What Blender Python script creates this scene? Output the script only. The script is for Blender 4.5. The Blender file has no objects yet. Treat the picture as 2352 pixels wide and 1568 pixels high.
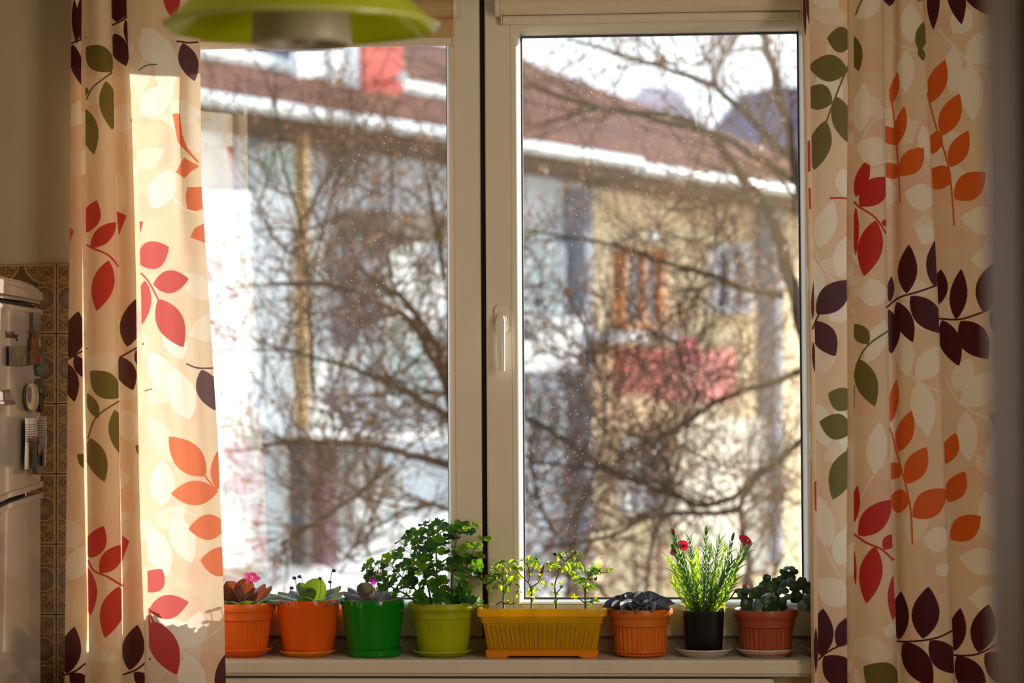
import bpy, bmesh, math, random
import numpy as np
from mathutils import Vector, Matrix, Euler, noise as mnoise

random.seed(11)
S = bpy.context.scene
COL = S.collection
PI = math.pi

# ------------------------------------------------------------------ camera
F_PX = 5100.0
cam_d = bpy.data.cameras.new('camera')
cam_d.sensor_width = 36.0
cam_d.lens = F_PX / 2352.0 * 36.0
cam_d.clip_start = 0.05
cam_d.clip_end = 500
cam = bpy.data.objects.new('camera', cam_d)
COL.objects.link(cam)
CAM = Vector((0.296, 0.0, 1.38))
ROT = (Matrix.Rotation(0.063, 3, 'Z') @ Matrix.Rotation(PI / 2 + 0.0306, 3, 'X') @ Matrix.Rotation(-0.006, 3, 'Z'))
cam.matrix_world = Matrix.Translation(CAM) @ ROT.to_4x4()
cam_d.dof.use_dof = True
cam_d.dof.focus_distance = 4.72
cam_d.dof.aperture_fstop = 3.0
S.camera = cam

# ------------------------------------------------------------------ sky, sun, exposure
W = bpy.data.worlds.new('World')
S.world = W
W.use_nodes = True
wn = W.node_tree
wn.nodes.clear()
wo = wn.nodes.new('ShaderNodeOutputWorld')
wb = wn.nodes.new('ShaderNodeBackground')
wtc = wn.nodes.new('ShaderNodeTexCoord')
wsp = wn.nodes.new('ShaderNodeSeparateXYZ')
wrp = wn.nodes.new('ShaderNodeValToRGB')
wrp.color_ramp.elements[0].position = 0.0
wrp.color_ramp.elements[0].color = (0.93, 0.97, 1.0, 1)
wrp.color_ramp.elements[1].position = 0.8
wrp.color_ramp.elements[1].color = (0.50, 0.66, 0.95, 1)
wn.links.new(wtc.outputs['Generated'], wsp.inputs[0])
wn.links.new(wsp.outputs['Z'], wrp.inputs[0])
wn.links.new(wrp.outputs[0], wb.inputs[0])
wb.inputs['Strength'].default_value = 2.7
wn.links.new(wb.outputs[0], wo.inputs[0])
SUN_AZ, SUN_EL = math.radians(46), math.radians(15)
sun_d = bpy.data.lights.new('sun', 'SUN')
sun_d.energy = 15.5
sun_d.color = (1.0, 0.92, 0.82)
sun_d.angle = math.radians(0.6)
sun = bpy.data.objects.new('sun', sun_d)
COL.objects.link(sun)
sd = Vector((math.sin(SUN_AZ) * math.cos(SUN_EL), math.cos(SUN_AZ) * math.cos(SUN_EL), math.sin(SUN_EL)))
sun.rotation_euler = sd.to_track_quat('Z', 'Y').to_euler()
# unseen fill light added at the right-hand wall; no window is built there
al = bpy.data.lights.new('side_fill_light', 'AREA')
al.shape = 'RECTANGLE'
al.size, al.size_y = 0.9, 1.4
al.energy = 38.0
al.color = (1.0, 0.84, 0.66)
alo = bpy.data.objects.new('side_fill_light', al)
COL.objects.link(alo)
alo.location = (1.46, 2.35, 1.6)
alo.rotation_euler = Vector((1, -0.12, 0.03)).to_track_quat('Z', 'Y').to_euler()
S.view_settings.view_transform = 'Standard'
S.view_settings.look = 'None'
S.view_settings.exposure = 0.0
S.view_settings.gamma = 1.0
S.view_settings.use_curve_mapping = False
S.cycles.use_denoising = True
S.cycles.max_bounces = 10
S.cycles.transparent_max_bounces = 16
S.cycles.caustics_reflective = False
S.cycles.caustics_refractive = False
S.cycles.sample_clamp_indirect = 6.0


# ------------------------------------------------------------------ measuring helpers (photo frame -> real planes)
def ray(px, py):
    return ROT @ Vector(((px - 1176) / F_PX, -(py - 784) / F_PX, -1.0))


def P(px, py, Y):
    d = ray(px, py)
    return CAM + d * (Y / d.y)


def PX(px, py, X):
    d = ray(px, py)
    return CAM + d * ((X - CAM.x) / d.x)


def plane_hit(px, py, p0, n):
    d = ray(px, py)
    return CAM + d * ((p0 - CAM).dot(n) / d.dot(n))


# ------------------------------------------------------------------ material helpers
def lin(c):
    return tuple((v / 255 / 12.92) if v / 255 <= 0.04045 else ((v / 255 + 0.055) / 1.055) ** 2.4 for v in c)


MATS = {}


def mat(name, rgb, rough=0.5, vary=0.06, scale=30.0, trans=0.0, tcol=None, bump=0.0, metal=0.0, spec=0.5, coat=0.0, rgb2=None, sheen=0.0, vein=None):
    if name in MATS:
        return MATS[name]
    m = bpy.data.materials.new(name)
    m.use_nodes = True
    nt = m.node_tree
    N, L = nt.nodes, nt.links
    b = N['Principled BSDF']
    out = N['Material Output']
    c = lin(rgb)
    tc = N.new('ShaderNodeTexCoord')
    nz = N.new('ShaderNodeTexNoise')
    nz.inputs['Scale'].default_value = scale
    nz.inputs['Detail'].default_value = 4
    L.new(tc.outputs['Object'], nz.inputs['Vector'])
    rp = N.new('ShaderNodeValToRGB')
    if rgb2:
        c2 = lin(rgb2)
        rp.color_ramp.elements[0].position = 0.38
        rp.color_ramp.elements[1].position = 0.62
        rp.color_ramp.elements[0].color = (*c, 1)
        rp.color_ramp.elements[1].color = (*c2, 1)
    else:
        rp.color_ramp.elements[0].position = 0.3
        rp.color_ramp.elements[1].position = 0.7
        rp.color_ramp.elements[0].color = (*[v * (1 - vary) for v in c], 1)
        rp.color_ramp.elements[1].color = (*[min(1, v * (1 + vary)) for v in c], 1)
    L.new(nz.outputs['Fac'], rp.inputs[0])
    colout = rp.outputs[0]
    vb = None
    if vein:
        q = NX(m)
        sp = N.new('ShaderNodeSeparateXYZ')
        L.new(tc.outputs['Object'], sp.inputs[0])
        if vein == 'fan':
            an = q.m('ARCTAN2', sp.outputs[0], q.m('SUBTRACT', sp.outputs[1], 0.30))
            vs = q.m('ABSOLUTE', q.m('SINE', q.m('MULTIPLY', an, 5.5)))
        else:
            axx = q.m('ABSOLUTE', sp.outputs[0])
            vs = q.m('ABSOLUTE', q.m('SINE', q.m('MULTIPLY', q.m('SUBTRACT', sp.outputs[1], q.m('MULTIPLY', axx, 0.9)), 19.0)))
            vs = q.m('MINIMUM', vs, q.m('MULTIPLY', axx, 22.0))
        vb = q.m('MINIMUM', q.m('MULTIPLY', vs, 3.0), 1.0)
        colout = q.mix(vb, tuple(min(1, v * 1.5 + 0.02) for v in c), rp.outputs[0])
    L.new(colout, b.inputs['Base Color'])
    if vb is not None:
        bp0 = N.new('ShaderNodeBump')
        bp0.inputs['Strength'].default_value = 0.7
        bp0.inputs['Distance'].default_value = 0.03
        L.new(vb, bp0.inputs['Height'])
        L.new(bp0.outputs[0], b.inputs['Normal'])
    b.inputs['Roughness'].default_value = rough
    b.inputs['Metallic'].default_value = metal
    b.inputs['Specular IOR Level'].default_value = spec
    b.inputs['Coat Weight'].default_value = coat
    b.inputs['Sheen Weight'].default_value = sheen
    if bump:
        bp = N.new('ShaderNodeBump')
        bp.inputs['Strength'].default_value = bump
        bp.inputs['Distance'].default_value = 0.002
        L.new(nz.outputs['Fac'], bp.inputs['Height'])
        L.new(bp.outputs[0], b.inputs['Normal'])
    if trans:
        t = N.new('ShaderNodeBsdfTranslucent')
        if tcol:
            t.inputs[0].default_value = (*lin(tcol), 1)
        else:
            L.new(rp.outputs[0], t.inputs[0])
        mx = N.new('ShaderNodeMixShader')
        mx.inputs[0].default_value = trans
        L.new(b.outputs[0], mx.inputs[1])
        L.new(t.outputs[0], mx.inputs[2])
        L.new(mx.outputs[0], out.inputs[0])
    MATS[name] = m
    return m


class NX:
    """tiny node-maths builder"""

    def __init__(s, m):
        s.t = m.node_tree

    def m(s, op, a, b=None, c=None, clamp=False):
        n = s.t.nodes.new('ShaderNodeMath')
        n.operation = op
        n.use_clamp = clamp
        for i, v in enumerate((a, b, c)):
            if v is None:
                continue
            if isinstance(v, (int, float)):
                n.inputs[i].default_value = v
            else:
                s.t.links.new(v, n.inputs[i])
        return n.outputs[0]

    def mix(s, f, a, b):
        n = s.t.nodes.new('ShaderNodeMix')
        n.data_type = 'RGBA'
        for k, v in ((0, f), (6, a), (7, b)):
            if isinstance(v, tuple):
                n.inputs[k].default_value = (*v, 1)
            elif isinstance(v, (int, float)):
                n.inputs[k].default_value = v
            else:
                s.t.links.new(v, n.inputs[k])
        return n.outputs[2]


# ------------------------------------------------------------------ mesh helpers
def root_of(o):
    while o.parent:
        o = o.parent
    return o


def world_loc(o):
    v = Vector((0, 0, 0))
    while o:
        v = v + o.location
        o = o.parent
    return v


def empty(name, loc, label, cat, group=None, kind=None):
    o = bpy.data.objects.new(name, None)
    COL.objects.link(o)
    o.location = loc
    o.empty_display_size = 0.05
    tag(o, label, cat, group, kind)
    return o


def tag(o, label=None, cat=None, group=None, kind=None):
    if label:
        o['label'] = label
    if cat:
        o['category'] = cat
    if group:
        o['group'] = group
    if kind:
        o['kind'] = kind
    return o


class MB:
    def __init__(s):
        s.v, s.f, s.uv = [], [], {}

    def add(s, vs, fs):
        k = len(s.v)
        s.v += [Vector(a) for a in vs]
        s.f += [tuple(i + k for i in f) for f in fs]
        return s

    def box(s, x0, x1, y0, y1, z0, z1):
        return s.add([(x0, y0, z0), (x1, y0, z0), (x1, y1, z0), (x0, y1, z0), (x0, y0, z1), (x1, y0, z1), (x1, y1, z1), (x0, y1, z1)],
                     [(0, 3, 2, 1), (4, 5, 6, 7), (0, 1, 5, 4), (1, 2, 6, 5), (2, 3, 7, 6), (3, 0, 4, 7)])

    def prism(s, pts, vec):
        n = len(pts)
        vec = Vector(vec)
        vs = [Vector(p) for p in pts] + [Vector(p) + vec for p in pts]
        fs = [tuple(range(n))[::-1], tuple(range(n, 2 * n))]
        fs += [(i, (i + 1) % n, n + (i + 1) % n, n + i) for i in range(n)]
        return s.add(vs, fs)

    def lathe(s, c, prof, seg=48, rib=None, sx=1.0, sy=1.0, power=2.0):
        """prof: (radius, z) list; rib(i, angle) -> radius factor"""
        c = Vector(c)
        vs = []
        for i, (r, z) in enumerate(prof):
            for k in range(seg):
                a = 2 * PI * k / seg
                q = r * (rib(i, k) if rib else 1.0)
                ca, sa = math.cos(a), math.sin(a)
                if power != 2.0:
                    q = q / (abs(ca) ** power + abs(sa) ** power) ** (1 / power)
                vs.append(c + Vector((q * sx * ca, q * sy * sa, z)))
        fs = []
        for i in range(len(prof) - 1):
            for k in range(seg):
                fs.append((i * seg + k, i * seg + (k + 1) % seg, (i + 1) * seg + (k + 1) % seg, (i + 1) * seg + k))
        s.add(vs, fs)
        if prof[0][0] > 1e-6:
            pass
        return s

    def tube(s, pts, r, seg=6, caps=True):
        pts = [Vector(p) for p in pts]
        n = len(pts)
        rs = r if isinstance(r, (list, tuple)) else [r] * n
        base = len(s.v)
        up = Vector((0.13, 0.21, 1)).normalized()
        for i, p in enumerate(pts):
            t = (pts[min(i + 1, n - 1)] - pts[max(i - 1, 0)])
            if t.length < 1e-9:
                t = Vector((0, 0, 1))
            t.normalize()
            u = t.cross(up)
            if u.length < 0.1:
                u = t.cross(Vector((1, 0, 0)))
            u.normalize()
            w = t.cross(u)
            for k in range(seg):
                a = 2 * PI * k / seg
                s.v.append(p + (u * math.cos(a) + w * math.sin(a)) * rs[i])
        for i in range(n - 1):
            for k in range(seg):
                s.f.append((base + i * seg + k, base + i * seg + (k + 1) % seg, base + (i + 1) * seg + (k + 1) % seg, base + (i + 1) * seg + k))
        if caps:
            s.f.append(tuple(base + k for k in range(seg))[::-1])
            s.f.append(tuple(base + (n - 1) * seg + k for k in range(seg)))
        return s

    def ball(s, c, r, seg=10, rings=6, sc=(1, 1, 1)):
        c = Vector(c)
        vs, fs = [], []
        for i in range(rings + 1):
            th = PI * i / rings
            for k in range(seg):
                a = 2 * PI * k / seg
                vs.append(c + Vector((r * sc[0] * math.sin(th) * math.cos(a), r * sc[1] * math.sin(th) * math.sin(a), r * sc[2] * math.cos(th))))
        for i in range(rings):
            for k in range(seg):
                fs.append((i * seg + k, (i + 1) * seg + k, (i + 1) * seg + (k + 1) % seg, i * seg + (k + 1) % seg))
        return s.add(vs, fs)

    def ring(s, x0, x1, z0, z1, prof):
        """mitred rectangular frame: prof = closed loop of (inset, Y)"""
        n = len(prof)
        vs = []
        for (i, y) in prof:
            vs += [(x0 + i, y, z0 + i), (x1 - i, y, z0 + i), (x1 - i, y, z1 - i), (x0 + i, y, z1 - i)]
        fs = []
        for k in range(n):
            a, b = k * 4, ((k + 1) % n) * 4
            for j in range(4):
                fs.append((a + j, a + (j + 1) % 4, b + (j + 1) % 4, b + j))
        return s.add(vs, fs)

    def mesh(s, name, m, smooth=False, origin=(0, 0, 0), bevel=0.0, bseg=2, recalc=True, angle=None):
        me = bpy.data.meshes.new(name)
        o = Vector(origin)
        me.from_pydata([v - o for v in s.v], [], s.f)
        if recalc or bevel:
            bm = bmesh.new()
            bm.from_mesh(me)
            if bevel:
                bmesh.ops.remove_doubles(bm, verts=bm.verts, dist=1e-6)
                bmesh.ops.recalc_face_normals(bm, faces=bm.faces)
                es = [e for e in bm.edges if len(e.link_faces) == 2 and e.calc_face_angle(0) > 0.5]
                bmesh.ops.bevel(bm, geom=es, offset=bevel, segments=bseg, affect='EDGES', clamp_overlap=True)
            bmesh.ops.recalc_face_normals(bm, faces=bm.faces)
            bm.to_mesh(me)
            bm.free()
        if m:
            me.materials.append(m)
        if smooth:
            for p in me.polygons:
                p.use_smooth = True
            if angle is None:
                angle = 0.6
            try:
                me.set_sharp_from_angle(angle=angle)
            except Exception:
                pass
        return me

    def build(s, name, m, parent=None, smooth=False, bevel=0.0, bseg=2, recalc=True, angle=None, **kw):
        if parent:
            org = world_loc(parent)
        else:
            org = Vector((sum(v.x for v in s.v) / len(s.v), sum(v.y for v in s.v) / len(s.v), min(v.z for v in s.v)))
        me = s.mesh(name, m, smooth, org, bevel, bseg, recalc, angle)
        o = bpy.data.objects.new(name, me)
        COL.objects.link(o)
        if parent:
            o.parent = parent
        else:
            o.location = org
        tag(o, **kw)
        return o


def basis(o, y, up):
    """matrix with local +Y along y, local +Z near up, at world/parent point o"""
    y = y.normalized()
    z = up - y * up.dot(y)
    if z.length < 1e-4:
        z = Vector((0, -1, 0)) - y * (-y.y)
    z.normalize()
    x = y.cross(z)
    M = Matrix((x, y, z)).transposed().to_4x4()
    M.translation = o
    return M


def inst(name, me, parent, origin, tip, width, up=Vector((0, 0, 1)), zs=None, m=None):
    """a copy of unit mesh me (length 1 along Y, width 1) stretched from origin to tip (world points)"""
    o = bpy.data.objects.new(name, me)
    COL.objects.link(o)
    o.parent = parent
    org = world_loc(parent)
    d = tip - origin
    M = basis(origin - org, d, up)
    Sc = Matrix.Diagonal((width, d.length, zs if zs else width, 1))
    o.matrix_basis = M @ Sc
    if m:
        o.material_slots[0].link = 'OBJECT'
        o.material_slots[0].material = m
    return o


# ------------------------------------------------------------------ base materials
M_pvc = mat('white_pvc', (222, 216, 200), 0.28, 0.015, 6, coat=0.1)
M_sill = mat('sill_white', (208, 203, 192), 0.35, 0.03, 9)
M_plaster = mat('plaster', (180, 168, 146), 0.9, 0.05, 5, bump=0.25)
M_ceil = mat('ceiling_paint', (225, 220, 208), 0.9, 0.02)
M_floor = mat('floor_vinyl', (165, 130, 95), 0.4, 0.1, 3)
M_dark = mat('gasket_rubber', (38, 28, 26), 0.6)
M_darkblue = mat('gasket_blue', (62, 60, 84), 0.5)

# ------------------------------------------------------------------ key planes
SF = 4.70          # front edge of the sill
WALL = 4.75        # kitchen side of the window wall
FR = 4.86          # window frame face
SASH = 4.838
GL = 4.905
ZS = P(1176, 1516, SF).z
OX0, OX1 = P(262, 800, FR).x, P(1958, 800, FR).x
OZ1 = P(1176, -45, FR).z
pm = FR / F_PX      # metres per photo pixel at the window

# ------------------------------------------------------------------ room shell
XL, XR, YN = -1.68, 1.5, 1.62
wb_ = MB()
for (x0, x1, z0, z1) in ((XL, OX0, 0, 2.6), (OX1, XR, 0, 2.6), (OX0, OX1, 0, ZS - 0.03), (OX0, OX1, OZ1, 2.6)):
    wb_.box(x0, x1, WALL, 5.02, z0, z1)
wall_back = wb_.build('wall_back', M_plaster, kind='structure')
MB().box(XL - 0.1, XL, YN, 5.02, 0, 2.6).build('wall_left', M_plaster, kind='structure')
MB().box(XR, XR + 0.1, -1.4, 5.02, 0, 2.6).build('wall_right', M_plaster, kind='structure')
MB().box(XL - 0.1, XR + 0.1, -1.4, 5.02, -0.1, 0).build('floor', M_floor, kind='structure')
MB().box(XL - 0.1, XR + 0.1, -1.4, 5.02, 2.6, 2.7).build('ceiling', M_ceil, kind='structure')
JX = P(2338, 800, YN).x
MB().box(XL, JX - 0.98, YN, YN + 0.12, 0, 2.6).box(JX + 0.03, XR, YN, YN + 0.12, 0, 2.6).box(JX - 0.98, JX + 0.03, YN, YN + 0.12, 2.08, 2.6).build('wall_front', M_plaster, kind='structure')
M_jamb = mat('door_frame_brown', (140, 116, 98), 0.5, 0.08, 4)
dj = MB().box(JX, JX + 0.05, YN - 0.02, YN + 0.15, 0, 2.08).box(JX - 1.0, JX - 0.95, YN - 0.02, YN + 0.15, 0, 2.08).box(JX - 1.0, JX + 0.05, YN - 0.02, YN + 0.15, 2.03, 2.08)
dj.build('door_1', M_jamb, bevel=0.004, kind='structure')
MB().box(XL, XL + 0.08, -1.4, YN, 0, 2.6).build('wall_hall', M_plaster, kind='structure')
MB().box(XL, XR, -1.5, -1.4, 0, 2.6).build('wall_hall_end', M_plaster, kind='structure')

# ---- patterned wall tiles, 15 cm, each tile an object of its own
def tile_material():
    m = bpy.data.materials.new('patterned_tile_glaze')
    m.use_nodes = True
    t = m.node_tree
    b = t.nodes['Principled BSDF']
    n = NX(m)
    tc = t.nodes.new('ShaderNodeTexCoord')
    sp = t.nodes.new('ShaderNodeSeparateXYZ')
    t.links.new(tc.outputs['Object'], sp.inputs[0])
    ax = n.m('ABSOLUTE', sp.outputs[0])
    az = n.m('ABSOLUTE', sp.outputs[2])

    def dist(cx, cz):
        dx, dz = n.m('SUBTRACT', ax, cx), n.m('SUBTRACT', az, cz)
        return n.m('SQRT', n.m('ADD', n.m('MULTIPLY', dx, dx), n.m('MULTIPLY', dz, dz)))

    def band(d, r, w):
        return n.m('SUBTRACT', 1.0, n.m('SMOOTH_MIN', 1.0, n.m('DIVIDE', n.m('ABSOLUTE', n.m('SUBTRACT', d, r)), w), 0.1), clamp=True)
    d1 = dist(0.0475, 0.0)
    d2 = dist(0.052, 0.080)
    circ = band(d1, 0.0255, 0.0026)
    arc = n.m('MULTIPLY', band(d2, 0.046, 0.0028), n.m('GREATER_THAN', az, 0.030))
    inner1 = n.m('LESS_THAN', d1, 0.0255)
    outside = n.m('LESS_THAN', d2, 0.046)
    mid = n.m('MULTIPLY', n.m('GREATER_THAN', ax, 0.036), n.m('SUBTRACT', 1.0, inner1))
    flor = n.m('MULTIPLY', n.m('MAXIMUM', outside, mid), n.m('SUBTRACT', 1.0, inner1))
    edge = n.m('GREATER_THAN', ax, 0.0705)
    edgez = n.m('GREATER_THAN', az, 0.0715)
    bar = n.m('MULTIPLY', n.m('LESS_THAN', az, 0.0028), n.m('GREATER_THAN', ax, 0.072))
    cb = t.nodes.new('ShaderNodeCombineXYZ')
    t.links.new(ax, cb.inputs[0])
    t.links.new(az, cb.inputs[2])
    vo = t.nodes.new('ShaderNodeTexVoronoi')
    vo.feature = 'SMOOTH_F1'
    vo.inputs['Scale'].default_value = 95
    t.links.new(cb.outputs[0], vo.inputs['Vector'])
    nz = t.nodes.new('ShaderNodeTexNoise')
    nz.inputs['Scale'].default_value = 120
    nz.inputs['Distortion'].default_value = 2.5
    t.links.new(cb.outputs[0], nz.inputs['Vector'])
    fl = n.m('MULTIPLY_ADD', n.m('SINE', n.m('MULTIPLY', vo.outputs['Distance'], 26)), 0.35, nz.outputs['Fac'], clamp=True)
    fcol = n.mix(fl, lin((78, 54, 22)), lin((164, 128, 70)))
    shade = n.m('DIVIDE', d1, 0.0255, clamp=True)
    icol = n.mix(shade, lin((140, 122, 88)), lin((98, 76, 42)))
    col = n.mix(inner1, lin((88, 68, 38)), icol)
    col = n.mix(flor, col, fcol)
    lines = n.m('MAXIMUM', n.m('MAXIMUM', circ, arc), n.m('MAXIMUM', n.m('MAXIMUM', edge, edgez), bar))
    col = n.mix(lines, col, lin((176, 148, 100)))
    t.links.new(col, b.inputs['Base Color'])
    b.inputs['Roughness'].default_value = 0.22
    bp = t.nodes.new('ShaderNodeBump')
    bp.inputs['Strength'].default_value = 0.5
    bp.inputs['Distance'].default_value = 0.001
    t.links.new(n.m('ADD', lines, n.m('MULTIPLY', fl, 0.5)), bp.inputs['Height'])
    t.links.new(bp.outputs[0], b.inputs['Normal'])
    return m


M_tile = tile_material()
TP = P(131.5, 606, WALL)
TW = 163 * WALL / F_PX
tme = MB().box(-TW / 2 + 0.0008, TW / 2 - 0.0008, -0.007, 0.0, -TW / 2 + 0.0008, TW / 2 - 0.0008).mesh('tile', M_tile, bevel=0.0012, bseg=1)
worg = world_loc(wall_back)
tme_cut = MB().box(-TW / 2 + 0.0008, OX0 - TP.x - TW / 2, -0.007, 0.0, -TW / 2 + 0.0008, TW / 2 - 0.0008).mesh('tile', M_tile, bevel=0.0012, bseg=1)
grout = MB().box(XL, OX0 - 0.0, WALL - 0.004, WALL + 0.001, 0.0, TP.z).build('tile_grout', mat('grout', (58, 46, 34), 0.9), wall_back)
for c in range(-5, 2):
    for r in range(0, 9):
        x = TP.x + (c + 0.5) * TW
        z = TP.z - (r + 0.5) * TW
        if c > 0 or x - TW / 2 < XL - 0.05:
            continue
        o = bpy.data.objects.new('tile', tme if c < 0 else tme_cut)
        COL.objects.link(o)
        o.parent = wall_back
        o.location = Vector((x, WALL - 0.003, z)) - worg

# ------------------------------------------------------------------ window
win = empty('window_1', ((OX0 + OX1) / 2, FR, ZS), None, None, kind='structure')
fr = MB()
FZ0, FZ1 = ZS - 0.005, OZ1
fr.ring(OX0, OX1, FZ0, FZ1, [(0, FR), (0.034, FR), (0.052, FR + 0.02), (0.052, FR + 0.075), (0, FR + 0.075)])
fr.build('window_frame', M_pvc, win, smooth=True, angle=0.4)
GX = P(1110.5, 800, SASH).x
Lx0, Lx1 = P(298, 800, SASH).x, P(1104.5, 800, SASH).x
Rx0, Rx1 = P(1117, 800, SASH).x, P(1926, 800, SASH).x
Sz0, Sz1 = P(1300, 1461, SASH).z, P(1300, -8, SASH).z
sprof = [(0.0, 4.868), (0.0, SASH + 0.003), (0.003, SASH), (0.0555, SASH), (0.0562, SASH + 0.0015), (0.0569, SASH), (0.061, SASH), (0.066, SASH + 0.003),
         (0.0715, SASH + 0.012), (0.0745, SASH + 0.026), (0.0755, GL - 0.004), (0.0755, GL - 0.003), (0.0755, GL + 0.02), (0.070, GL + 0.036), (0.0, GL + 0.036)]
for (x0, x1) in ((Lx0, Lx1), (Rx0, Rx1)):
    sh = MB().ring(x0, x1, Sz0, Sz1, sprof).build('sash', M_pvc, win, smooth=True, angle=0.5)
    MB().ring(x0 + 0.0745, x1 - 0.0745, Sz0 + 0.0745, Sz1 - 0.0745, [(0, GL - 0.006), (0.0045, GL - 0.006), (0.0045, GL + 0.004), (0, GL + 0.004)]).build('gasket', M_darkblue, sh)
    gm = MB().box(x0 + 0.072, x1 - 0.072, GL - 0.002, GL + 0.002, Sz0 + 0.072, Sz1 - 0.072)
    g = gm.build('glass_pane', None, sh)
    if x0 > -0.2:
        rsash = sh
MB().box(P(1100, 800, FR).x, P(1121, 800, FR).x, FR + 0.004, FR + 0.06, FZ0 + 0.03, FZ1 - 0.03).build('mullion_gasket', M_dark, win)
MB().box(Lx1 - 0.03, Rx0 + 0.03, FR + 0.035, FR + 0.075, FZ0 + 0.05, FZ1 - 0.05).build('mullion', M_pvc, win)
# thin dusty glass
gmat = bpy.data.materials.new('window_glass')
gmat.use_nodes = True
t = gmat.node_tree
t.nodes.clear()
go = t.nodes.new('ShaderNodeOutputMaterial')
gt = t.nodes.new('ShaderNodeBsdfTransparent')
gt.inputs[0].default_value = (0.97, 0.985, 0.98, 1)
gg = t.nodes.new('ShaderNodeBsdfGlossy')
gg.inputs['Roughness'].default_value = 0.0
lw = t.nodes.new('ShaderNodeLayerWeight')
lw.inputs[0].default_value = 0.5
n = NX(gmat)
tcg = t.nodes.new('ShaderNodeTexCoord')
nzg = t.nodes.new('ShaderNodeTexNoise')
nzg.inputs['Scale'].default_value = 2.2
nzg.inputs['Detail'].default_value = 5
t.links.new(tcg.outputs['Object'], nzg.inputs['Vector'])
vog = t.nodes.new('ShaderNodeTexVoronoi')
vog.inputs['Scale'].default_value = 75
t.links.new(tcg.outputs['Object'], vog.inputs['Vector'])
speck = n.m('MULTIPLY', n.m('LESS_THAN', vog.outputs['Distance'], 0.10), n.m('GREATER_THAN', nzg.outputs['Fac'], 0.5))
dust = n.m('ADD', n.m('MULTIPLY', n.m('SUBTRACT', nzg.outputs['Fac'], 0.3, clamp=True), 0.015), n.m('MULTIPLY', speck, 0.10))
fres = n.m('MULTIPLY_ADD', n.m('POWER', lw.outputs['Facing'], 5.0), 0.8, 0.155, clamp=True)
m1 = t.nodes.new('ShaderNodeMixShader')
t.links.new(fres, m1.inputs[0])
t.links.new(gt.outputs[0], m1.inputs[1])
t.links.new(gg.outputs[0], m1.inputs[2])
gd = t.nodes.new('ShaderNodeBsdfTranslucent')
gd.inputs[0].default_value = (0.9, 0.9, 0.9, 1)
m2 = t.nodes.new('ShaderNodeMixShader')
t.links.new(dust, m2.inputs[0])
t.links.new(m1.outputs[0], m2.inputs[1])
t.links.new(gd.outputs[0], m2.inputs[2])
t.links.new(m2.outputs[0], go.inputs[0])
for o in bpy.data.objects:
    if o.name.startswith('glass_pane'):
        o.data.materials.clear()
        o.data.materials.append(gmat)

# handle: rosette and lever, a child of the right-hand sash
hx = P(1153, 730, SASH).x
hz = lambda y: P(1153, y, SASH - 0.01).z
hb = MB()
ro = []
rw, zt, zb = 0.0155, hz(697), hz(768)
for k in range(13):
    a = PI * k / 12
    ro.append(Vector((hx + rw * math.cos(a), SASH, zt - rw + rw * math.sin(a))))
for k in range(13):
    a = PI + PI * k / 12
    ro.append(Vector((hx + rw * math.cos(a), SASH, zb + rw + rw * math.sin(a))))
hb.prism(ro, (0, -0.009, 0))
hb2 = MB()
zc = hz(733)
hb2.lathe((0, 0, 0), [(0.0, 0), (0.0115, 0), (0.0115, 0.016), (0.0, 0.016)], 24)
hb2.v = [Vector((hx + v.x, SASH - 0.009 - v.z, zc + v.y)) for v in hb2.v]
lev = []
rads = []
zend = hz(853)
for k in range(12):
    q = k / 11
    zz = zc + 0.006 + (zend - zc - 0.006) * q
    yy = SASH - 0.031 - 0.010 * math.sin(PI * min(1, q * 1.3) * 0.6)
    lev.append((hx - 0.001 + 0.002 * q, yy, zz))
lv = MB()
nseg = 16
for k, p in enumerate(lev):
    q = k / 11
    w = 0.0098 - 0.0025 * q
    if k == 0:
        w *= 0.75
    for j in range(nseg):
        a = 2 * PI * j / nseg
        lv.v.append(Vector((p[0] + w * math.cos(a), p[1] + 0.0058 * math.sin(a), p[2])))
for k in range(11):
    for j in range(nseg):
        lv.f.append((k * nseg + j, k * nseg + (j + 1) % nseg, (k + 1) * nseg + (j + 1) % nseg, (k + 1) * nseg + j))
lv.f.append(tuple(range(nseg)))
lv.f.append(tuple(range(11 * nseg, 12 * nseg)))
hb.add(hb2.v, hb2.f)
hb.add(lv.v, lv.f)
hb.build('window_handle', mat('handle_white', (226, 220, 208), 0.25, 0.01), rsash, smooth=True, angle=0.7)

# sill board
sl = MB()
SX0, SX1 = OX0 - 0.06, OX1 + 0.06
zlow = P(1176, 1553, SF).z
sl.box(SX0, SX1, SF, WALL - 0.0005, zlow, ZS)
sill = sl.build('windowsill', M_sill, bevel=0.007, bseg=4, smooth=True, kind='structure')
MB().box(OX0 + 0.001, OX1 - 0.001, SF + 0.02, FR + 0.03, ZS - 0.027, ZS - 0.0002).build('sill_board', M_sill, sill)

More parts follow.
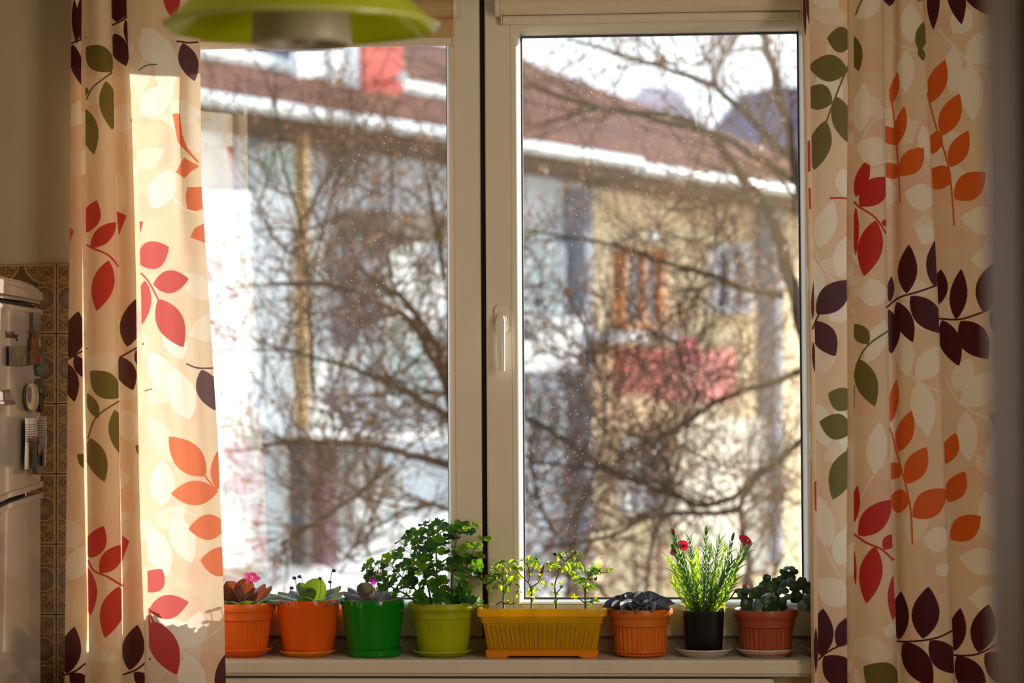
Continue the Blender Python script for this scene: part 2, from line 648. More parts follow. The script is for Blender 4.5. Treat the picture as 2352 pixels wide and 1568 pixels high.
# radiator under the sill
RXE = P(1778, 1560, SF + 0.012).x
RZ = P(1300, 1559, SF + 0.012).z
rad = empty('radiator', (0, SF + 0.05, 0.12), 'white panel radiator whose top edge runs just under the windowsill', 'radiator')
rb = MB().box(OX0 + 0.02, RXE, SF + 0.012, SF + 0.022, 0.15, RZ)
rb.build('front_panel', mat('radiator_enamel', (218, 212, 198), 0.35, 0.02), rad, bevel=0.003)
for k in range(26):
    x = OX0 + 0.05 + k * (RXE - OX0 - 0.1) / 25
    MB().box(x - 0.008, x + 0.008, SF + 0.005, SF + 0.0118, 0.19, RZ - 0.028).build('flute', MATS['radiator_enamel'], rad)
MB().box(OX0 + 0.02, RXE, SF + 0.0222, WALL - 0.004, RZ - 0.016, RZ - 0.006).build('top_grille', MATS['radiator_enamel'], rad)
for xa in (OX0 + 0.02, RXE - 0.012):
    MB().box(xa, xa + 0.012, SF + 0.0222, WALL - 0.004, 0.15, RZ - 0.0165).build('side_panel', MATS['radiator_enamel'], rad)

# ------------------------------------------------------------------ roller blinds
M_bl = mat('blind_fabric', (224, 200, 150), 0.8, 0.05, 200, trans=0.45, tcol=(235, 210, 160))
M_blt = mat('blind_plastic', (222, 214, 198), 0.35, 0.02)


def blind(x0, x1, ytube, yfab0, ybar0, ybar1, label, M_bl, chain=False):
    YB = SASH - 0.028
    za = P(1100, ytube, YB).z
    o = empty('roller_blind', ((x0 + x1) / 2, YB, za), label, 'blind')
    r = 0.021
    tb = MB()
    tb.tube([(x0 + 0.012, YB, za + r), (x1 - 0.012, YB, za + r)], r, 28)
    tb.build('roller_tube', M_bl, o, smooth=True, angle=0.8)
    for xe, s_ in ((x0, 1), (x1, -1)):
        cap = MB()
        cap.tube([(xe, YB, za + r), (xe + s_ * 0.003, YB, za + r), (xe + s_ * 0.009, YB, za + r), (xe + s_ * 0.0115, YB, za + r)], [0.019, 0.0235, 0.0245, 0.0245], 28)
        cap.box(xe - 0.002 if s_ > 0 else xe - 0.006, xe + 0.006 if s_ > 0 else xe + 0.002, YB, SASH - 0.0004, za + 0.004, za + 2 * r)
        cap.build('bracket', M_blt, o, smooth=True, angle=0.6)
    zb0, zb1 = P(1100, ybar0, YB + 0.012).z, P(1100, ybar1, YB + 0.012).z
    MB().box(x0 + 0.016, x1 - 0.016, YB + 0.0205, YB + 0.0212, zb0 - 0.002, za + r).build('fabric', M_bl, o)
    MB().box(x0 + 0.014, x1 - 0.014, YB + 0.008, YB + 0.0245, zb1, zb0).build('bottom_bar', M_blt, o, bevel=0.003)
    for xe in (x0 + 0.0125, x1 - 0.0155):
        MB().box(xe, xe + 0.003, YB + 0.007, YB + 0.0255, zb1 - 0.001, zb0 + 0.001).build('bar_end_cap', M_blt, o)
    if chain:
        mb = MB()
        for side in (0, 1):
            zc0 = za + r
            for k in range(220):
                zz = zc0 - k * 0.0045
                xx = x1 + 0.004 + 0.004 * side
                xx2 = xx + 0.006 * math.sin((zc0 - zz) * 1.6)
                mb.ball((xx2 + (0.011 if zz < 1.5 else 0.0) * min(1, (1.5 - zz) * 3) * 0, YB - 0.004, zz), 0.0016, 6, 4)
        mb.build('bead_chain', M_blt, o, kind='stuff')
    return o


blind(P(372, 100, SASH - 0.02).x, P(1055, 10, SASH - 0.02).x, 38, 40, 85, 102, 'cream roller blind lowered a hand down behind the green lamp, left sash', M_bl)
blind(P(1137, 10, SASH - 0.02).x, P(1853, 10, SASH - 0.02).x, 36, 37, 38, 56, 'cream roller blind rolled right up above the sash with the handle', mat('blind_fabric_pale', (214, 204, 180), 0.8, 0.04, 200), chain=True)

# ------------------------------------------------------------------ curtains with printed leaf sprays
CM = dict(M=(74, 22, 32), R=(196, 44, 36), O=(224, 102, 32), G=(112, 104, 44), K=(168, 128, 44), W=(250, 246, 232), Q=(238, 200, 172))


def leaf_poly(bx, by, tx, ty, w, bend=0.18, n=18):
    d = np.array([tx - bx, ty - by], float)
    L = np.hypot(*d) + 1e-6
    u = d / L
    v = np.array([-u[1], u[0]])
    up, dn = [], []
    for i in range(n + 1):
        q = i / n
        prof = math.sin(PI * q ** 0.92) ** 0.85 * (1.0 if q < 0.75 else 1.0)
        c = bend * w * (math.sin(PI * q) - 1.6 * max(0, q - 0.8))
        up.append(np.array([bx, by]) + u * L * q + v * (c + prof * w * 0.5))
        dn.append(np.array([bx, by]) + u * L * q + v * (c - prof * w * 0.5))
    return np.array(up + dn[::-1])


def in_poly(PXs, PYs, poly):
    ins = np.zeros(PXs.shape, bool)
    n = len(poly)
    j = n - 1
    for i in range(n):
        xi, yi = poly[i]
        xj, yj = poly[j]
        if yi != yj:
            c = ((yi > PYs) != (yj > PYs)) & (PXs < (xj - xi) * (PYs - yi) / (yj - yi) + xi)
            ins ^= c
        j = i
    return ins


def stroke_poly(pts, w):
    pts = [np.array(p, float) for p in pts]
    # resample smooth
    if len(pts) > 2:
        out = []
        for i in range(len(pts) - 1):
            p0 = pts[max(i - 1, 0)]
            p1, p2 = pts[i], pts[i + 1]
            p3 = pts[min(i + 2, len(pts) - 1)]
            for k in range(6):
                q = k / 6
                out.append(0.5 * ((2 * p1) + (-p0 + p2) * q + (2 * p0 - 5 * p1 + 4 * p2 - p3) * q * q + (-p0 + 3 * p1 - 3 * p2 + p3) * q ** 3))
        out.append(pts[-1])
        pts = out
    a, b = [], []
    for i, p in enumerate(pts):
        d = pts[min(i + 1, len(pts) - 1)] - pts[max(i - 1, 0)]
        d = d / (np.hypot(*d) + 1e-6)
        v = np.array([-d[1], d[0]]) * w / 2
        a.append(p + v)
        b.append(p - v)
    return np.array(a + b[::-1])


def interp(keys, y):
    ys = [k[0] for k in keys]
    xs = [k[1] for k in keys]
    return np.interp(y, ys, xs)


def curtain(name, label, strips, prints, Y0, top, bot, seed, side):
    """strips: list of dict(l, r, h, bulge, back): px edges as (py, px) keys, h = hidden tuck width after the strip in px"""
    rs = random.Random(seed)
    SC = 1.5
    PY0, PY1 = top, bot
    rows = 90
    spans = []   # (kind, strip index, u0, u1)
    cum = 0.0
    for i, s_ in enumerate(strips):
        w = interp(s_['r'], 784) - interp(s_['l'], 784)
        spans.append(('v', i, cum, cum + w))
        cum += w
        if i < len(strips) - 1:
            hw = 2 * s_['h']
            spans.append(('h', i, cum, cum + hw))
            cum += hw
    total = cum
    TWp, THp = int(total * SC), int((PY1 - PY0) * SC)
    img = np.zeros((THp, TWp, 3), np.float32)
    yy = PY0 + (np.arange(THp) + 0.5) / SC
    base = np.array([238, 214, 180], np.float32)
    img[:] = base
    poly_prints = []
    for p in prints:
        k = p[0]
        if isinstance(p[1], (int, float)):
            cx, cy = (p[1] + p[3]) / 2, (p[2] + p[4]) / 2
            poly = leaf_poly(p[1], p[2], p[3], p[4], p[5] * 1.06, bend=(p[6] if len(p) > 6 else 0.0))
        elif p[1] == 's':
            poly = stroke_poly(p[3], p[2])
            cx, cy = None, None
        else:
            poly = np.array(p[2], float)
            cx, cy = poly[:, 0].mean(), poly[:, 1].mean()
        poly_prints.append((k, poly, cx, cy))
    for (kd, i, u0, u1) in spans:
        c0, c1 = int(u0 * SC), int(u1 * SC)
        if c1 <= c0:
            continue
        tt = (np.arange(c0, c1) + 0.5 - c0) / (c1 - c0)
        if kd == 'v':
            l = interp(strips[i]['l'], yy)[:, None]
            r = interp(strips[i]['r'], yy)[:, None]
            XX = l + (r - l) * tt[None, :]
        else:
            XX = (3000 + i * 500 + tt * (u1 - u0))[None, :] + 0 * yy[:, None]
        YYf = yy[:, None] + 0 * XX
        sub = img[:, c0:c1]
        # broad pale and peach leaves of the background print
        lst = []
        x0_, x1_ = float(XX.min()), float(XX.max())
        nb = int((x1_ - x0_) * (PY1 - PY0) / 9000) + 6
        for _ in range(nb):
            x = rs.uniform(x0_ - 20, x1_ + 20)
            y = rs.uniform(PY0, PY1)
            a = rs.uniform(0, 2 * PI)
            L = rs.uniform(80, 125)
            lst.append(('Q' if rs.random() < 0.62 else 'W', leaf_poly(x, y, x + L * math.cos(a), y + L * math.sin(a), rs.uniform(46, 64), 0.1)))
        for (k, poly) in lst:
            colr = np.array(CM[k], np.float32)
            al_ = 0.62 if k == 'Q' else 0.5
            y0_, y1_ = poly[:, 1].min(), poly[:, 1].max()
            r0 = max(0, int((y0_ - PY0) * SC))
            r1 = min(THp, int((y1_ - PY0) * SC) + 2)
            if r1 <= r0:
                continue
            m_ = in_poly(XX[r0:r1], YYf[r0:r1], poly)
            sub[r0:r1][m_] = sub[r0:r1][m_] * (1 - al_) + colr * al_
        if kd == 'v':
            xm = None
            for (k, poly, cx, cy) in poly_prints:
                if cx is not None:
                    l1, r1_ = interp(strips[i]['l'], cy), interp(strips[i]['r'], cy)
                    lo = -1e9 if i == 0 else l1
                    hi = 1e9 if i == len(strips) - 1 else r1_
                    if not (lo <= cx < hi):
                        continue
                y0_, y1_ = poly[:, 1].min(), poly[:, 1].max()
                r0 = max(0, int((y0_ - PY0) * SC))
                r1 = min(THp, int((y1_ - PY0) * SC) + 2)
                if r1 <= r0:
                    continue
                acc = np.zeros((r1 - r0, XX.shape[1]), np.float32)
                for ox, oy in ((-.25, -.17), (.25, -.17), (-.25, .17), (.25, .17)):
                    acc += in_poly(XX[r0:r1] + ox, YYf[r0:r1] + oy, poly)
                acc = (acc / 4)[..., None] * (0.85 if k == 'W' else 1.0)
                sub[r0:r1] = sub[r0:r1] * (1 - acc) + np.array(CM[k], np.float32) * acc
        else:
            for _ in range(int((u1 - u0) / 8) + 2):
                x = rs.uniform(x0_, x1_)
                y = rs.uniform(PY0, PY1)
                a = rs.uniform(0, 2 * PI)
                poly = leaf_poly(x, y, x + 85 * math.cos(a), y + 85 * math.sin(a), 50, 0.1)
                m_ = in_poly(XX, YYf, poly)
                sub[m_] = np.array(CM[rs.choice('QW')], np.float32)
        img[:, c0:c1] = sub
    im = bpy.data.images.new(name + '_print', TWp, THp)
    buf = np.ones((THp, TWp, 4), np.float32)
    buf[..., :3] = img[::-1] / 255.0
    im.pixels.foreach_set(buf.ravel())
    im.update()
    im.pack()
    # --- cloth mesh
    cols = []   # each: (u, fn(py) -> (px, Y))
    for (kd, i, u0, u1) in spans:
        s_ = strips[i]
        if kd == 'v':
            n = max(6, int((u1 - u0) / 9))
            for k in range(n + 1):
                q = k / n
                cols.append((u0 + (u1 - u0) * q, ('v', i, q)))
        else:
            for k in range(1, 10):
                q = k / 10
                cols.append((u0 + (u1 - u0) * q, ('h', i, q)))
    V, UVs = [], []
    for r in range(rows + 1):
        py = PY0 + (PY1 - PY0) * r / rows
        zrow = P(1176, py, Y0).z
        for ci, (u, (kd, i, q)) in enumerate(cols):
            s_ = strips[i]
            yb = s_.get('y', 0.0)
            wob = 0.005 * mnoise.noise(Vector((u * 0.012, py * 0.0022, seed))) + 0.003 * mnoise.noise(Vector((u * 0.04, py * 0.003, seed + 9)))
            if kd == 'v':
                l, rr = interp(s_['l'], py), interp(s_['r'], py)
                px = l + (rr - l) * q
                bul = s_['b'] * (math.sin(PI * q) if i not in (0,) or True else 0)
                yv = Y0 + yb - bul + wob
                for (uc, amp, wd, py0, py1) in s_.get('crease', ()):
                    fade = max(0.0, min(1.0, (py1 - py) / max(1, (py1 - py0))))
                    yv += amp * fade * math.exp(-((px - uc) / wd) ** 2)
            else:
                nx = strips[i + 1]
                edge = interp(s_['r'], py)
                h = s_['h'] * (1.0)
                ya, yb2 = Y0 + yb, Y0 + nx.get('y', 0.0)
                px = edge - h * math.sin(PI * q)
                yv = ya + (yb2 - ya) * q + 0.022 * math.sin(PI * q) + wob + 0.010 * math.sin(2 * PI * q)
            p = P(px, py, yv)
            V.append(Vector((p.x, yv, zrow)))
            UVs.append((u / total, 1 - (py - PY0) / (PY1 - PY0)))
    nc = len(cols)
    Fs = []
    for r in range(rows):
        for c in range(nc - 1):
            a = r * nc + c
            Fs.append((a, a + nc, a + nc + 1, a + 1))
    me = bpy.data.meshes.new(name)
    org = Vector((V[0].x, Y0, V[-1].z))
    me.from_pydata([v - org for v in V], [], Fs)
    uvl = me.uv_layers.new(name='UVMap')
    for lp in me.loops:
        uvl.data[lp.index].uv = UVs[lp.vertex_index]
    for p in me.polygons:
        p.use_smooth = True
    m = bpy.data.materials.new(name + '_cloth')
    m.use_nodes = True
    t = m.node_tree
    b = t.nodes['Principled BSDF']
    ti = t.nodes.new('ShaderNodeTexImage')
    ti.image = im
    ti.interpolation = 'Cubic'
    ti.extension = 'EXTEND'
    b.inputs['Roughness'].default_value = 0.85
    b.inputs['Specular IOR Level'].default_value = 0.15
    t.links.new(ti.outputs[0], b.inputs['Base Color'])
    tc = t.nodes.new('ShaderNodeTexCoord')
    wv = t.nodes.new('ShaderNodeTexWave')
    wv.inputs['Scale'].default_value = 260
    wv.inputs['Distortion'].default_value = 1.5
    t.links.new(tc.outputs['Object'], wv.inputs['Vector'])
    bp = t.nodes.new('ShaderNodeBump')
    bp.inputs['Strength'].default_value = 0.12
    bp.inputs['Distance'].default_value = 0.0006
    t.links.new(wv.outputs['Fac'], bp.inputs['Height'])
    t.links.new(bp.outputs[0], b.inputs['Normal'])
    tl = t.nodes.new('ShaderNodeBsdfTranslucent')
    lgt = t.nodes.new('ShaderNodeMix')
    lgt.data_type = 'RGBA'
    lgt.inputs[0].default_value = 0.14
    t.links.new(ti.outputs[0], lgt.inputs[6])
    lgt.inputs[7].default_value = (1.0, 0.86, 0.78, 1)
    t.links.new(lgt.outputs[2], tl.inputs[0])
    mx = t.nodes.new('ShaderNodeMixShader')
    mx.inputs[0].default_value = 0.35
    t.links.new(b.outputs[0], mx.inputs[1])
    t.links.new(tl.outputs[0], mx.inputs[2])
    t.links.new(mx.outputs[0], t.nodes['Material Output'].inputs[0])
    me.materials.append(m)
    o = bpy.data.objects.new(name, me)
    COL.objects.link(o)
    o.location = org
    tag(o, label, 'curtain')
    # hem along the free edge
    return o


def K(*a):
    return list(a)


LS = [
    dict(l=K((0, 164), (560, 160), (800, 156), (1568, 148)), r=K((0, 195), (1568, 203)), h=26, b=0.010, y=0.004),
    dict(l=K((0, 195), (1568, 203)), r=K((0, 256), (100, 259), (700, 270), (1568, 282)), h=34, b=0.020, y=-0.002),
    dict(l=K((0, 256), (100, 259), (700, 270), (1568, 282)), r=K((0, 303), (200, 311), (400, 317), (900, 330), (1568, 344)), h=30, b=0.014, y=0.012),
    dict(l=K((0, 303), (200, 311), (400, 317), (900, 330), (1568, 344)), r=K((-100, 461), (130, 460), (420, 463), (700, 481), (1000, 500), (1300, 512), (1568, 519), (1700, 523)), h=0, b=0.020, y=0.0,
         crease=((412, -0.012, 14, 250, 560),)),
]
LP = [
    # A
    ('M', 177, 85, 170, -20, 16), ('M', 186, 78, 188, -30, 24), ('M', 's', 3.5, [(160, 83), (178, 78), (197, 70)]), ('M', 166, 85, 187, 180, 27),
    ('W', 168, 275, 195, 212, 44), ('O', 'p', [(158, 508), (170, 520), (160, 546)]),
    ('M', 160, 814, 180, 706, 52), ('M', 's', 3.5, [(155, 818), (176, 806), (201, 792)]), ('M', 172, 808, 200, 864, 28), ('M', 154, 826, 171, 916, 36),
    ('M', 153, 1548, 171, 1438, 46), ('M', 's', 4, [(148, 1552), (175, 1540), (203, 1518)]), ('M', 160, 1548, 206, 1585, 36), ('G', 215, 1072, 177, 1037, 28),
    ('Q', 160, 1040, 200, 960, 50), ('W', 160, 1330, 200, 1250, 50),
    # B
    ('G', 257, 151, 198, 92, 56), ('G', 's', 4, [(198, 215), (212, 190), (232, 174), (258, 152)]), ('G', 244, 174, 258, 286, 42), ('G', 196, 236, 216, 344, 38), ('G', 197, 205, 196, 185, 14),
    ('R', 196, 524, 222, 450, 42), ('R', 's', 4, [(199, 552), (215, 562), (250, 578), (272, 602)]), ('R', 208, 560, 268, 500, 36), ('R', 250, 590, 222, 706, 48), ('R', 195, 570, 200, 645, 10),
    ('G', 272, 908, 208, 845, 56), ('G', 's', 4, [(202, 1002), (215, 962), (235, 940), (274, 915)]), ('G', 226, 955, 200, 896, 24), ('G', 264, 935, 276, 1038, 38), ('G', 206, 1000, 240, 1102, 44),
    ('R', 205, 1279, 238, 1204, 44), ('R', 230, 1313, 282, 1248, 42), ('R', 's', 4.5, [(202, 1284), (216, 1308), (248, 1322), (284, 1346)]), ('R', 274, 1345, 241, 1462, 52), ('R', 200, 1300, 208, 1412, 36),
    # C
    ('M', 268, 34, 282, -40, 46), ('M', 's', 4, [(258, 40), (285, 29), (302, 2)]), ('M', 262, 60, 290, 138, 38), ('M', 288, 30, 304, 100, 20), ('G', 'p', [(300, 262), (316, 250), (314, 293)]),
    ('R', 'p', [(268, 474), (291, 485), (273, 530)]), ('M', 292, 789, 312, 679, 48), ('M', 's', 4, [(274, 814), (300, 800), (330, 782)]), ('M', 276, 812, 306, 890, 42), ('M', 312, 797, 330, 845, 20),
    ('G', 345, 1036, 311, 1020, 30), ('M', 297, 1540, 316, 1434, 48), ('M', 's', 4, [(282, 1552), (315, 1537), (346, 1513)]), ('M', 308, 1544, 350, 1585, 30),
    ('R', 'p', [(281, 1228), (297, 1240), (280, 1290)]),
    # D
    ('W', 322, 250, 400, 190, 60), ('W', 372, 140, 330, 50, 60), ('W', 380, 210, 385, 80, 50), ('W', 350, 470, 395, 380, 58), ('W', 420, 820, 380, 730, 50), ('W', 435, 960, 400, 840, 60), ('W', 345, 800, 400, 910, 50),
    ('W', 370, 1160, 375, 1050, 55), ('W', 400, 1180, 440, 1290, 55), ('W', 345, 1210, 385, 1320, 55), ('W', 360, 1430, 460, 1480, 60), ('W', 440, 1490, 460, 1400, 50), ('W', 450, 1600, 430, 1500, 60),
    ('W', 's', 3, [(320, 420), (370, 418), (420, 470), (455, 480)]), ('W', 's', 3, [(340, 1180), (400, 1165), (450, 1180)]), ('W', 's', 3, [(360, 1568), (400, 1520), (510, 1440)]),
    ('R', 392, -50, 398, 34, 36), ('G', 's', 3, [(318, 149), (336, 139), (361, 138)]), ('G', 's', 3, [(332, 892), (350, 887)]),
    ('R', 316, 594, 388, 560, 62), ('R', 352, 646, 433, 634, 50), ('R', 's', 4, [(323, 618), (342, 640), (368, 690)]), ('R', 364, 680, 421, 792, 58), ('R', 333, 636, 326, 738, 34), ('R', 'p', [(320, 498), (329, 500), (322, 527)]),
    ('O', 'p', [(396, 253), (413, 254), (418, 300), (430, 332), (457, 362), (455, 366), (418, 330), (408, 318)]), ('O', 'p', [(404, 388), (423, 354), (458, 373), (440, 384), (423, 402)]),
    ('O', 'p', [(430, 422), (466, 420), (468, 470), (450, 477), (430, 472), (426, 445)]), ('O', 'p', [(437, 538), (447, 516), (472, 503), (478, 552)]),
    ('M', 's', 4, [(405, 87), (430, 88), (456, 85)]), ('M', 420, 90, 447, 176, 42), ('M', 's', 3.5, [(428, 830), (455, 840), (496, 840)]), ('M', 463, 844, 494, 938, 50),
    ('O', 472, 1090, 388, 998, 62), ('O', 's', 4, [(460, 1072), (475, 1095), (500, 1127)]), ('O', 499, 1127, 393, 1130, 54), ('O', 499, 1122, 500, 1032, 30), ('O', 520, 1205, 433, 1211, 56), ('O', 545, 1292, 460, 1284, 64),
    ('R', 334, 1358, 373, 1305, 50), ('R', 342, 1402, 433, 1380, 52), ('R', 's', 4, [(342, 1396), (348, 1418), (360, 1442)]), ('R', 350, 1425, 406, 1548, 62), ('R', 341, 1402, 345, 1480, 7), ('M', 530, 1492, 505, 1620, 46),
]
curtain('left_curtain', 'cream curtain printed with red, orange and maroon leaves beside the fridge, glowing in the sun', LS, LP, SF - 0.065, -60, 1720, 3, 'l').name = 'curtain'

RS = [
    dict(l=K((0, 1844), (800, 1862), (1568, 1870)), r=K((0, 1858), (800, 1872), (1568, 1880)), h=16, b=0.003, y=0.002),
    dict(l=K((0, 1858), (800, 1872), (1568, 1880)), r=K((0, 1962), (1568, 1962)), h=22, b=0.012, y=0.018),
    dict(l=K((0, 1962), (1568, 1962)), r=K((0, 2030), (400, 2034), (800, 2041), (1200, 2048), (1568, 2063)), h=26, b=0.024, y=0.0),
    dict(l=K((0, 2030), (400, 2034), (800, 2041), (1200, 2048), (1568, 2063)), r=K((0, 2122), (300, 2135), (700, 2155), (1200, 2176), (1568, 2193)), h=34, b=0.020, y=0.022,
         crease=((2052, 0.022, 12, 4000, 5000),)),
    dict(l=K((0, 2122), (300, 2135), (700, 2155), (1200, 2176), (1568, 2193)), r=K((0, 2400), (1568, 2430)), h=0, b=0.030, y=0.030),
]
